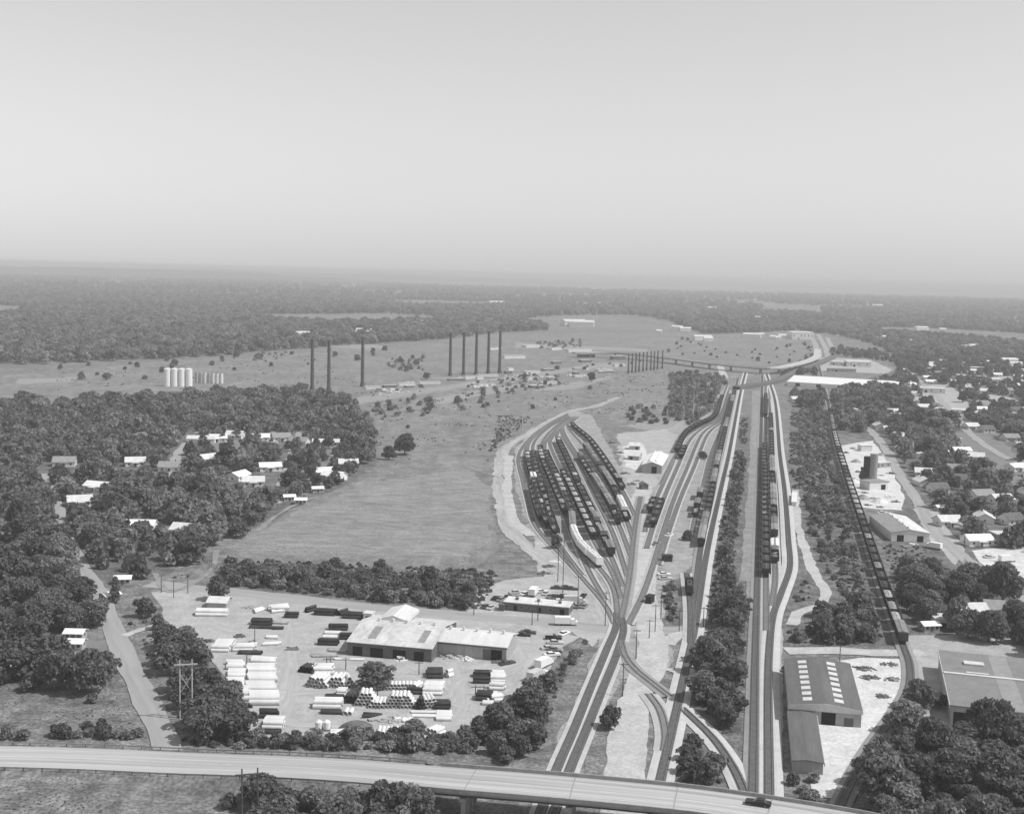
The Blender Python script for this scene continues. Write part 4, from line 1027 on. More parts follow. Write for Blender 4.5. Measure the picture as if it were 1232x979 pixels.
def house(kind, x, y, rz, label, group=None):
    p = P(x, y); HOUSE[kind](p, rz, label, group); occupy(p, 9 if kind != 'shed' else 5)
    q = P(x, y+(12 if y < 640 else 8))
    for t in (.35, .7, 1.0): occupy(p.lerp(q, t), 7)              # open lawn on the near side
for k, a in enumerate([('long', 243, 532, .05, 'long low white house at the far edge of the left suburb lawn'), ('white', 262, 531, .1, 'white house right of the long low one at the lawn edge'),
    ('pale', 283, 527, -.1, 'pale house half hidden by trees beyond the left lawn'), ('white', 313, 530, .2, 'white house above the dark round trees of the left suburb'), ('grey', 338, 530, .4, 'grey-roofed house in the middle of the left suburb'),
    ('grey', 360, 535, -.2, 'grey-roofed house left of the tall dark poplar'), ('long', 393, 536, .1, 'pale long house near the right end of the left suburb'), ('white', 325, 566, .3, 'bright white-roofed house among dark trees in the left suburb'),
    ('white', 287, 577, 1.2, 'small white house side-on among the trees of the left suburb'), ('pale', 305, 584, .2, 'flat pale house close to the corner of the bare field'), ('white', 391, 572, .5, 'white house at the edge of the bare field, left of its twin'),
    ('white', 402, 577, -.4, 'white house at the edge of the bare field, right of its twin'), ('pale', 419, 562, .2, 'pale house at the right tip of the left suburb'), ('grey', 205, 566, .1, 'grey house in a gap of the left suburb wood'),
    ('pale', 163, 560, .3, 'pale house deep in the wood left of the lawn'), ('pale', 250, 556, .9, 'pale house at the lower corner of the open lawn'), ('white', 170, 638, .05, 'small white house in the clearing of the left wood'),
    ('pale', 224, 643, -.2, 'pale house half hidden below the big round trees'), ('shed', 348, 602, .3, 'little white shed at the wood edge by the bare field'), ('shed', 362, 606, .1, 'white shed right of another by the bare field'),
    
    ('pale', 96, 608, .4, 'pale house at the far end of the left side road'), ('grey', 78, 560, .2, 'grey-roofed house high up in the left wood'), 
    
    ('shed', 91, 768, .0, 'small white-roofed house left of the side road, farther one'), ('shed', 90, 780, .03, 'small white-roofed house left of the side road, nearer one'), ('shed', 132, 722, .9, 'little white shed beside the side road'),
    ('white', 118, 590, -.3, 'white house in a small gap of the left wood'),
    ('shed', 148, 702, .2, 'white shed beside the poplar on the side road'), ('shed', 382, 592, .3, 'white shed where the suburb street meets the bare field')]):
    house(*a)
for k, a in enumerate([('pale', 1168, 516, .3, 'light-walled house at the bend of the right-hand street'), ('white', 1156, 546, .1, 'white house left of its twin in the right wood'), ('pale', 1173, 553, -.3, 'pale house right of its twin in the right wood'),
    ('white', 1102, 505, .9, 'white house at the left end of the town wood'), ('dark', 1128, 592, .2, 'dark-roofed house left of the bushy row in the right wood'), ('grey', 1180, 600, .3, 'grey house showing through the right wood'),
    ('pale', 1140, 632, .2, 'pale house at the street bend by the two-tone shed'), ('white', 1222, 566, .5, 'white house at the right edge of the wood'), ('grey', 1215, 530, .2, 'grey house right of the street in the right wood'),
    ('pale', 1070, 520, .2, 'pale house beyond the concrete plant'), ('grey', 1035, 492, .3, 'grey house beyond the branch train wood'), ('white', 1010, 484, .1, 'white house just below the long flat warehouse'), ('pale', 958, 483, .2, 'pale house below the left end of the long warehouse'),
    ('white', 1175, 655, .2, 'white house by the lot at the right edge'), ('pale', 1165, 742, .1, 'pale house behind the flat factory'), ('grey', 1205, 740, -.2, 'grey house at the right edge behind the factory'),
    ('shed', 1117, 758, .2, 'small pale shed at the back corner of the factory'), ('dark', 1216, 630, .4, 'dark-roofed house deep in the right wood')]):
    house(*a)
rr6 = random.Random(11); n6 = 0; near6 = []
for _ in range(4000):
    x, y = rr6.uniform(1010, 1245), rr6.uniform(480, 690); p = P(x, y)
    if not inside(np.array([[p.x, p.y]]), PL([(1010, 482), (1085, 470), (1110, 505), (1160, 516), (1250, 510), (1250, 690), (1195, 684), (1150, 640), (1112, 590), (1075, 530), (1015, 518)]))[0]: continue
    if (int(p.x//2), int(p.y//2)) in OCC or any((p-q).length < 24 for q in near6): continue
    near6.append(p); kd = rr6.choice(['grey', 'dark', 'pale', 'shed', 'white', 'shed'])
    HOUSE[kd](p, rr6.choice([0, 1.57])+rr6.uniform(-.3, .3), {'white': 'all-white house showing between the trees of the right wood', 'pale': 'pale-roofed house showing between the trees of the right wood', 'grey': 'grey-roofed house showing between the trees of the right wood', 'dark': 'dark-roofed house showing between the trees of the right wood', 'shed': 'little white-roofed shed between the trees of the right wood'}[kd], kd+' houses in the right wood')
    occupy(p, 7 if kd != 'shed' else 4); q_ = P(x, y+6); occupy(p.lerp(q_, .6), 5); n6 += 1
    if n6 >= 46: break
town = [P(1082, 436), P(1245, 434), P(1245, 508), P(1150, 512), P(1100, 500)]
tried, placed = 0, []
while len(placed) < 105 and tried < 9000:
    tried += 1
    x, y = rnd.uniform(1082, 1240), rnd.uniform(434, 508); p = P(x, y)
    if not inside(np.array([[p.x, p.y]]), town)[0]: continue
    if (int(p.x//2), int(p.y//2)) in OCC or any((p-q).length < 17 for q in placed): continue
    placed.append(p)
    kd = rnd.choice(['white', 'white', 'pale', 'pale', 'grey', 'dark'])
    HOUSE[kd](p, rnd.choice([0, 1.57])+rnd.uniform(-.2, .2), {'white': 'all-white house among the town trees on the far right', 'pale': 'pale-roofed house among the town trees on the far right', 'grey': 'grey-roofed house among the town trees on the far right', 'dark': 'dark-roofed house among the town trees on the far right'}[kd], {'white': 'all-white town houses', 'pale': 'pale-roofed town houses', 'grey': 'grey-roofed town houses', 'dark': 'dark-roofed town houses'}[kd]); occupy(p, 8)
# ================================================================== pipes in the pipe yard
M_PIPEW = mat('zinc_white_pipe', 0.58, 0.78, scale=.6, scale2=3, amt2=.4, jitter=.08, rough=.55)
M_PIPED = mat('tarred_pipe', 0.025, 0.05, scale=.6, jitter=.3, rough=.6)
M_PIPEG = mat('grey_pipe', 0.28, 0.42, scale=.6, jitter=.15, rough=.6)
PIPE = {}
def pipe_stamp(m, r, L):
    key = (m.name, r, L)
    if key not in PIPE:
        def f(): return MB().tube((-L/2, 0, 0), (L/2, 0, 0), r, r*.9, 14).build('tarred_pipe' if m is M_PIPED else 'thin_steel_pipe' if m is M_PIPEG else 'culvert_pipe', m)
        def g():
            o = f(); o['category'] = 'pipe'; return o
        PIPE[key] = Stamp(g)
    return PIPE[key]
NPIPE = [0]
def bundle(x, y, n, layers, L, r, m, label, rz=0.0, group=None, gap=.03, spread=0.0):
    """a stack of pipes; (x, y) photo pixel of the middle of its near edge; rz 0 = pipes lie across the view"""
    c = P(x, y); c.z = 0
    ax = Vector((math.cos(rz), math.sin(rz), 0)); pr = Vector((-ax.y, ax.x, 0))
    if abs(rz) > .8: c += ax*(L/2) if ax.y > 0 else -ax*(L/2)
    else: c += pr*(n*r)
    st = pipe_stamp(m, r, L)
    for ly in range(layers):
        k = n-ly
        if k <= 0: break
        for i in range(k):
            q = c+pr*((i-(k-1)/2)*(2*r+gap))+ax*rnd.uniform(-.25, .25)*(1+spread)
            o = st((q.x, q.y, .12+r+ly*r*1.74), rz+rnd.uniform(-.01, .01)*(1+spread*8), label, group or label.split(',')[0])
            NPIPE[0] += 1
    # two timber bearers under the stack
    return
H90 = math.pi/2
W, D, G = M_PIPEW, M_PIPED, M_PIPEG
bundle(254, 742, 4, 2, 10.5, .55, W, 'white pipe in the stack in front of the lean-to, far left of the yard', .02)
bundle(305, 737, 3, 1, 4.0, .5, W, 'white pipe in the loose heap along the yard street, left part', .9, spread=2)
bundle(336, 737, 5, 2, 6.0, .5, W, 'white pipe in the loose heap along the yard street, right part', .35, spread=3)
bundle(350, 744, 2, 2, 4.5, .55, D, 'black pipe lying right of the loose white heap by the street', .0)
bundle(314, 753, 4, 2, 6.5, .5, D, 'black pipe in the dark double stack in the upper left of the yard', .0)
bundle(331, 751, 2, 1, 8.0, .4, G, 'grey pipe lying against the dark double stack', -.05)
bundle(320, 757, 2, 1, 11.0, .4, D, 'long black pipe lying in front of the dark double stack', -.04)
bundle(335, 758, 1, 1, 2.6, .5, D, 'single short black pipe right below the dark double stack', .15)
bundle(265, 785, 9, 2, 5.3, .5, W, 'white pipe in the square stack left of the scrap heap', .0)
bundle(295, 784, 5, 2, 6.0, .45, W, 'white pipe in the untidy stack at the left middle of the yard', .1, spread=3)
bundle(300, 788, 2, 1, 7.0, .5, D, 'black pipe at the near foot of the untidy white stack', .0)
bundle(325, 777, 2, 1, 5.0, .45, W, 'white pipe at the right end of the untidy white stack', .15, spread=2)
bundle(327, 769, 2, 1, 3.6, .45, W, 'white pipe lying alone above the untidy stack', .0)
def pipe_row(a, b, L, r, rz, label):
    p, q = P(*a), P(*b); n = int((q-p).length/(2*r+.06)); st = pipe_stamp(W, r, L)
    for i in range(n+1):
        if i % 5 == 4: continue
        c = p.lerp(q, i/n); st((c.x+rnd.uniform(-.3, .3)+.35*math.sin(i//5*2.3), c.y, .1+r), rz, label, label); NPIPE[0] += 1
pipe_row((283, 799), (286, 827), 4.9, .72, .07, 'white pipe in the left column of the great pipe rows')
pipe_row((291, 830), (294.5, 843), 3.4, .72, .07, 'short white pipe at the near left of the great pipe rows')
pipe_row((314, 803), (317.5, 848), 8.0, .72, .07, 'white pipe in the right column of the great pipe rows')
bundle(315, 798, 4, 1, 7.6, .5, W, 'white pipe lying slantwise at the far end of the great pipe rows', -.1, spread=1)
bundle(322, 865, 3, 2, 4.6, .55, D, 'black pipe behind the small white stack near the hedge', .0)
bundle(327, 878, 6, 2, 5.0, .5, W, 'white pipe in the small stack near the hedge', .0)
bundle(326, 884, 2, 1, 4.6, .5, D, 'black pipe in front of the small white stack near the hedge', .0)
bundle(368, 737, 2, 2, 4.6, .5, D, 'black pipe leaning askew by the street, left of the dark row', .95)
bundle(390, 741, 4, 2, 7.0, .5, D, 'black pipe in the left dark row along the street', -.1)
bundle(407, 741, 2, 2, 4.6, .5, D, 'black pipe lying askew between the two dark rows', .95)
bundle(424, 745, 4, 2, 6.6, .5, D, 'black pipe in the right dark row along the street', -.08)
bundle(406, 759, 3, 2, 6.0, .5, D, 'black pipe behind the white stacks left of the patched shed', .05)
bundle(400, 764, 2, 1, 5.2, .5, W, 'white pipe in the far pair left of the patched shed', .0)
bundle(399, 769, 2, 1, 5.2, .5, W, 'white pipe in the near pair left of the patched shed', .0)
bundle(394, 777, 3, 2, 6.2, .5, D, 'black pipe in front of the white pairs left of the patched shed', .0)
bundle(416, 770, 3, 2, 4.0, .5, D, 'black pipe close to the corner of the patched shed', .05)
bundle(405, 785, 3, 1, 5.5, .4, G, 'grey pipe at the near left corner of the patched shed', -.15, spread=2)
bundle(391, 791, 3, 1, 7.5, .35, G, 'thin grey pipe lying in front of the patched shed', .12, spread=3)
bundle(420, 795, 2, 1, 9.0, .3, W, 'thin white pipe lying in front of the patched shed', .0)
bundle(368, 810, 5, 2, 4.0, .5, D, 'black pipe at the upper left end of the big white stacks', 1.25)
bundle(388, 812, 6, 2, 5.6, .5, W, 'white pipe lying behind the open-ended stacks', .1, spread=1)
bundle(380, 828, 6, 3, 5.2, .55, W, 'white open-ended pipe in the leftmost stack facing the bridge', 1.35, spread=.6)
bundle(404, 828, 5, 3, 5.0, .55, W, 'white open-ended pipe in the second stack facing the bridge', 1.45, spread=.6)
bundle(421, 828, 3, 3, 4.6, .55, W, 'white open-ended pipe in the tilted stack beside the yard tree', 1.9, spread=.6)
bundle(410, 839, 4, 2, 2.6, .5, W, 'short white pipe in the little stack below the open-ended rows', .0)
bundle(402, 846, 3, 2, 5.0, .5, D, 'black pipe beside the little white stack below the rows', .0)
bundle(422, 847, 4, 2, 3.0, .6, D, 'black pipe right of the little white stack below the rows', 1.5)
bundle(394, 854, 4, 2, 7.4, .6, W, 'white pipe in the long stack at the near left of the yard', .0)
bundle(398, 860, 2, 1, 5.4, .5, D, 'black pipe lying before the long near-left stack', .0)
bundle(418, 861, 2, 1, 3.2, .6, W, 'stubby white pipe at the right end of the long near-left stack', 1.5)
bundle(440, 850, 6, 4, 4.6, .5, W, 'white open-ended pipe in the tall pyramid below the yard tree', 1.62)
bundle(454, 853, 5, 2, 4.8, .5, W, 'white open-ended pipe in the low stack right of the tall pyramid', 1.55, spread=.6)
bundle(482, 831, 9, 2, 3.0, .5, W, 'short white pipe in the long shallow stack right of the yard tree', 1.6)
bundle(498, 831, 3, 2, 3.6, .5, W, 'white pipe lying askew at the end of the shallow stack', 1.1, spread=1)
bundle(521, 837, 8, 2, 5.4, .5, W, 'white pipe in the tidy stack in the middle of the yard', .0)
bundle(500, 836, 2, 2, 4.8, .5, D, 'black pipe at the left foot of the tidy middle stack', .0)
bundle(481, 853, 8, 4, 4.6, .5, W, 'white open-ended pipe in the broad pyramid of the near rows', 1.6)
bundle(505, 854, 3, 4, 3.2, .55, D, 'black pipe between the white pyramids of the near rows', 1.55)
bundle(517, 853, 5, 3, 4.6, .5, W, 'white open-ended pipe right of the black pyramid', 1.8, spread=.6)
bundle(532, 854, 4, 2, 4.2, .5, D, 'black pipe at the right end of the near rows', .05)
bundle(513, 859, 2, 1, 8.0, .3, W, 'long thin white pipe on the ground below the near rows', .02)
bundle(514, 864, 2, 1, 8.0, .35, W, 'long thin white pipe nearest the hedge below the near rows', .0)
bundle(534, 868, 6, 1, 4.0, .5, W, 'white pipe in the square lot at the right end of the near rows', .0)
bundle(523, 817, 5, 2, 4.4, .55, D, 'black pipe in the dark stack in front of the grey hall', .1)
bundle(537, 815, 2, 2, 2.2, .6, W, 'stub of white pipe at the right end of the dark stack', .9)
bundle(580, 816, 3, 2, 5.2, .5, D, 'black pipe in the far dark row on the right of the yard', .0)
bundle(580, 823, 2, 2, 5.0, .5, D, 'black pipe in the near dark row on the right of the yard', .0)
bundle(599, 822, 7, 2, 4.2, .5, W, 'white pipe in the bright stack right of the dark rows', .03)
bundle(598, 831, 3, 2, 4.0, .5, W, 'white pipe in the small stack below the bright one', -.1, spread=2)
bundle(582, 844, 4, 2, 4.4, .55, D, 'black pipe in the lower dark heap on the right of the yard', -.1)
bundle(598, 845, 5, 2, 3.4, .5, W, 'white pipe in the lower right heap', .3, spread=3)
bundle(588, 849, 2, 1, 3.0, .5, W, 'white pipe at the near end of the lower right heap', .0)
bundle(468, 889, 7, 2, 4.2, .5, W, 'white open-ended pipe in the stack against the hedge', 1.6)
bundle(413, 888, 5, 1, 4.2, .45, W, 'white pipe in the loose lot beside the dark mound', .3, spread=4)
bundle(519, 886, 4, 2, 3.6, .5, W, 'white pipe in the tilted block near the hedge', 1.0)
bundle(506, 891, 2, 1, 5.0, .4, W, 'white pipe on the ground beside the tilted block', .1)
bundle(462, 868, 5, 1, 5.0, .3, G, 'thin grey pipe in the scattered heap below the pyramids', .2, spread=8)
bundle(448, 864, 3, 1, 4.5, .4, D, 'black pipe at the left of the scattered heap', .1, spread=3)
print('pipes', NPIPE[0])

# scrap and other yard things
def heap(x, y, r, h, m, label, n=22, name='scrap_heap', cat='scrap heap'):
    rr = random.Random(int(x*13+y*7)); mb = MB()
    for _ in range(n):
        a, q = rr.uniform(0, 6.28), r*rr.random()**.6
        M = Matrix.Translation((q*math.cos(a), q*math.sin(a)*.7, max(.12, h*(1-q/r)*rr.random()))) @ Matrix.Rotation(rr.uniform(0, 3), 4, 'Z') @ Matrix.Rotation(rr.uniform(-.5, .5), 4, 'X')
        s = rr.uniform(.3, 1.2); mb.box(-s, s, -.25*s, .35*s, -.12, .25*s, M)
    o = mb.build(name, m, loc=P(x, y)); return tag(o, label, cat, kind=None)
def mound(x, y, rx, ry, h, m, label):
    mb = MB(); n = 20
    for i in range(5):
        for j in range(n):
            t = 2*math.pi*j/n; f = math.cos(i/5*math.pi/2); k = 1+.22*mnoise.noise(Vector((math.cos(t)*1.5, math.sin(t)*1.5, i*.7+x)))
            mb.v.append((rx*f*k*math.cos(t), ry*f*k*math.sin(t), h*math.sin(i/5*math.pi/2)))
    for i in range(4):
        for j in range(n): mb.f.append((i*n+j, i*n+(j+1) % n, (i+1)*n+(j+1) % n, (i+1)*n+j))
    mb.f.append(tuple(4*n+j for j in range(n)))
    return tag(mb.build('earth_mound', m, loc=P(x, y)), label, 'mound')
mound(430, 877, 4.6, 2.6, 2.2, M_CINDER if False else M_TIE, 'dark rounded mound beside the hedge of the pipe yard')
for x, y, r, h, m, lb in [(250, 772, 1.4, 1.4, M_TIE, 'dark scrap left of the square white stack'), (240, 770, 1.2, 1.0, M_TIE, 'small dark post-and-scrap pile at the left of the yard'), (289, 766, 1.3, 1.2, M_TIE, 'dark scrap on top of the yard behind the untidy stack'),
                       (305, 773, 2.2, 1.5, M_PIPEG, 'grey scrap heap behind the untidy white stack'), (300, 731, 2.0, .8, M_PIPEG, 'pale scrap by the street at the far left'), (352, 781, 2.2, .25, M_TIE, 'flat dark scrap in the middle of the open yard'),
                       (553, 792, 2.0, 1.2, M_PIPEW, 'pale fittings heaped against the grey hall, left'), (563, 794, 1.8, 1.2, M_PIPEW, 'white fittings heaped against the grey hall, right'), (541, 791, 2.2, .8, M_PIPEG, 'grey fittings beside the left end of the grey hall'), (529, 789, 1.2, .9, M_TIE, 'dark crate heap at the left end of the grey hall'),
                       (598, 797, 1.2, .8, M_TIE, 'dark drum pile in front of the big dark doorway'), (484, 794, 2.2, 1.2, M_PIPEW, 'white scrap before the patched shed near the tree'), (470, 866, 3.2, .9, M_PIPEG, 'grey offcuts strewn below the pyramids'), (485, 866, 2.4, .8, M_PIPEW, 'pale offcuts strewn at the right below the pyramids'),
                       (440, 884, 2.2, .8, M_PIPEW, 'white offcuts between mound and open-ended stack'), (578, 870, 1.6, .9, M_PIPEG, 'grey scrap left of the big trees by the hedge'), (550, 884, 1.8, 1.0, M_PIPEG, 'pale scrap at the lower right corner of the yard'), (558, 892, 1.2, .6, M_PIPEW, 'bright scrap at the foot of the corner trees'),
                       (576, 880, 1.6, 1.0, M_PIPEW, 'white scrap against the corner trees'), (1040, 805, 3.2, 1.0, M_TIE, 'dark branches and scrap beside the warehouse'), (1046, 816, 3.4, .9, M_TIE, 'dark rubbish nearer along the warehouse wall'), (1070, 800, 2.6, .9, M_TIE, 'dark rubbish at the far right of the white yard'),
                       (1074, 818, 2.8, .9, M_CINDER, 'grey rubbish along the right edge of the white yard'), (1062, 838, 2.0, .7, M_TIE, 'small dark rubbish heap in the white yard'), (1020, 865, 1.4, .8, M_CINDER, 'grey rubbish at the warehouse corner'), (655, 690, 3, 1.2, M_TIE, 'dark bushy scrap left of the yard throat'), (660, 682, 2.4, 1.4, M_TIE, 'dark scrap by the pole left of the throat'),
                       (668, 676, 1.8, 1.0, M_PIPEW, 'white scrap beside the pole left of the throat'), (752, 570, 3, 1.6, M_TIE, 'dark parts heap between yard and repair shop, far'), (760, 583, 3.2, 1.6, M_TIE, 'dark parts heap between yard and repair shop, near'), (767, 579, 2.4, 1.2, M_PIPEG, 'grey parts heap in front of the repair shop'),
                       (745, 545, 3, 1.5, M_TIE, 'dark parts heap beside the white huts'), (735, 533, 2.4, 1.3, M_TIE, 'dark parts heap at the top right yard edge'), (1100, 655, 1.6, 1.1, M_PIPEW, 'pale scrap in front of the two-tone shed'), (1090, 657, 2.0, .9, M_PIPEG, 'grey scrap on the grass before the two-tone shed'),
                       (1044, 608, 2.4, .8, M_TIE, 'dark row of parts behind the two-tone shed'), (1058, 610, 2.0, .8, M_TIE, 'dark parts right behind the two-tone shed'), (1040, 593, 1.8, .8, M_TIE, 'dark parts before the batching house'),
                       (700, 520, 2.6, 1.2, M_TIE, 'dark stuff at the upper right corner of the yard'), (288, 697, 2.6, .8, M_WHT, 'bright white rubble in the bushes behind the street'), (1190, 770, 2, 1, M_PIPEW, 'bright scrap behind the factory')]:
    heap(x, y, r, h, m, lb)
for k, x in enumerate((383.5, 393)):
    p = P(x, 878); o = thing('chemical_tank', ['small white upright tank near the hedge, left of the pair', 'small white upright tank near the hedge, right of the pair'][k], 'tank', p)
    MB().cyl((0, 0, 0), (0, 0, .5), 1.2, n=14).build('base', M_TIE, o); MB().cyl((0, 0, .5), (0, 0, 2.2), .95, n=16).build('shell', M_WHT, o); MB().cyl((0, 0, 2.2), (0, 0, 2.7), .95, .3, n=16).build('cap', M_WHT, o)

# ================================================================== vehicles
M_CAR = {'black': mat('black_car_paint', .015, .025, rough=.35), 'dark': mat('dark_car_paint', .06, .08, rough=.4), 'grey': mat('grey_car_paint', .22, .28, rough=.4),
         'pale': mat('pale_car_paint', .50, .58, rough=.4), 'white': mat('white_car_paint', .78, .82, rough=.4)}
def wheels(o, xs, yw, r=.33):
    for x in xs:
        for s in (-1, 1):
            w = MB().cyl((x, s*yw-.1, r), (x, s*yw+.1, r), r, n=12).build('wheel', M_DK2, o)
            MB().cyl((x, s*(yw+.101)-.005, r), (x, s*(yw+.101)+.012, r), r*.55, n=10).build('hubcap', M_PIPEG, w)
def make_sedan(c):
    def f():
        o = thing('car', 'x', 'car')
        pr = [(-2.6, .35), (2.6, .35), (2.62, .62), (2.5, .82), (1.0, .92), (-1.5, .92), (-2.5, .86), (-2.66, .6)]
        MB().prism(pr, -.92, .92).build('body', M_CAR[c], o)
        MB().hexa([(-1.75, -.82, .925), (1.0, -.82, .925), (1.0, .82, .925), (-1.75, .82, .925)], [(-1.25, -.68, 1.34), (.25, -.68, 1.34), (.25, .68, 1.34), (-1.25, .68, 1.34)]).build('window_glass', M_GLASS, o)
        MB().hexa([(-1.27, -.69, 1.343), (.27, -.69, 1.343), (.27, .69, 1.343), (-1.27, .69, 1.343)], [(-1.15, -.62, 1.42), (.15, -.62, 1.42), (.15, .62, 1.42), (-1.15, .62, 1.42)]).build('roof', M_CAR[c], o)
        for s in (-1, 1): MB().box(2.6, 2.66, s*.65-.14, s*.65+.14, .56, .72).build('headlight', M_WHT, o)
        for x in (-2.68, 2.64): MB().box(x, x+.07, -.88, .88, .4, .52).build('bumper', M_PIPEG, o)
        wheels(o, (-1.55, 1.6), .8)
        return o
    return f
def make_pickup(c):
    def f():
        o = thing('pickup_truck', 'x', 'pickup truck')
        MB().prism([(-.3, .4), (2.6, .4), (2.62, .8), (2.45, 1.02), (.95, 1.08), (-.3, 1.08)], -.92, .92).build('body', M_CAR[c], o)
        b = MB().box(-2.7, -.31, -.92, .92, .5, .62)
        for s in (-1, 1): b.box(-2.7, -.31, s*.88-.04, s*.88+.04, .62, 1.05)
        b.box(-2.7, -2.63, -.84, .84, .62, 1.05); b.build('bed', M_CAR[c], o)
        MB().hexa([(-.28, -.82, 1.083), (.95, -.82, 1.083), (.95, .82, 1.083), (-.28, .82, 1.083)], [(-.2, -.7, 1.6), (.45, -.7, 1.6), (.45, .7, 1.6), (-.2, .7, 1.6)]).build('window_glass', M_GLASS, o)
        MB().box(-.24, .5, -.72, .72, 1.603, 1.67).build('roof', M_CAR[c], o)
        for s in (-1, 1): MB().box(2.6, 2.66, s*.65-.14, s*.65+.14, .66, .82).build('headlight', M_WHT, o)
        wheels(o, (-1.75, 1.65), .8, .37)
        return o
    return f
def make_truck(c):
    def f():
        o = thing('box_truck', 'x', 'truck')
        MB().box(-3.9, 3.4, -.9, .9, .55, .8).build('chassis', M_DK2, o)
        MB().box(-3.9, 1.3, -1.2, 1.2, .82, 3.0).build('cargo_box', M_CAR[c], o)
        cb = MB().prism([(1.45, .6), (3.6, .6), (3.6, 1.5), (3.0, 1.6), (2.6, 2.3), (1.45, 2.3)], -1.0, 1.0).build('cab', M_CAR[c], o)
        MB().hexa([(2.68, -.8, 2.22), (2.98, -.8, 1.68), (2.98, .8, 1.68), (2.68, .8, 2.22)], [(2.70, -.8, 2.235), (3.01, -.8, 1.69), (3.01, .8, 1.69), (2.70, .8, 2.235)]).build('windscreen', M_GLASS, cb)
        wheels(o, (-2.6, 2.7), .9, .45)
        return o
    return f
VEH = {}
def vehicle(kind, c, x, y, rz, label, group=None, z=0.0):
    key = (kind, c)
    if key not in VEH: VEH[key] = Stamp({'car': make_sedan, 'pickup': make_pickup, 'truck': make_truck}[kind](c))
    p = P(x, y, z); VEH[key](p, rz, label, group)
vehicle('car', 'black', 912, 968, .0, 'black car driving on the road bridge above the right main line', z=7.83)
o_last = [o for o in COL.objects if o.get('label', '').startswith('black car driving')][0]
dvec = min(range(len(BRIDGE)-1), key=lambda i: (BRIDGE[i].xy-o_last.location.xy).length)
o_last.rotation_euler.z = math.atan2((BRIDGE[dvec]-BRIDGE[dvec+1]).y, (BRIDGE[dvec]-BRIDGE[dvec+1]).x)
GP = None
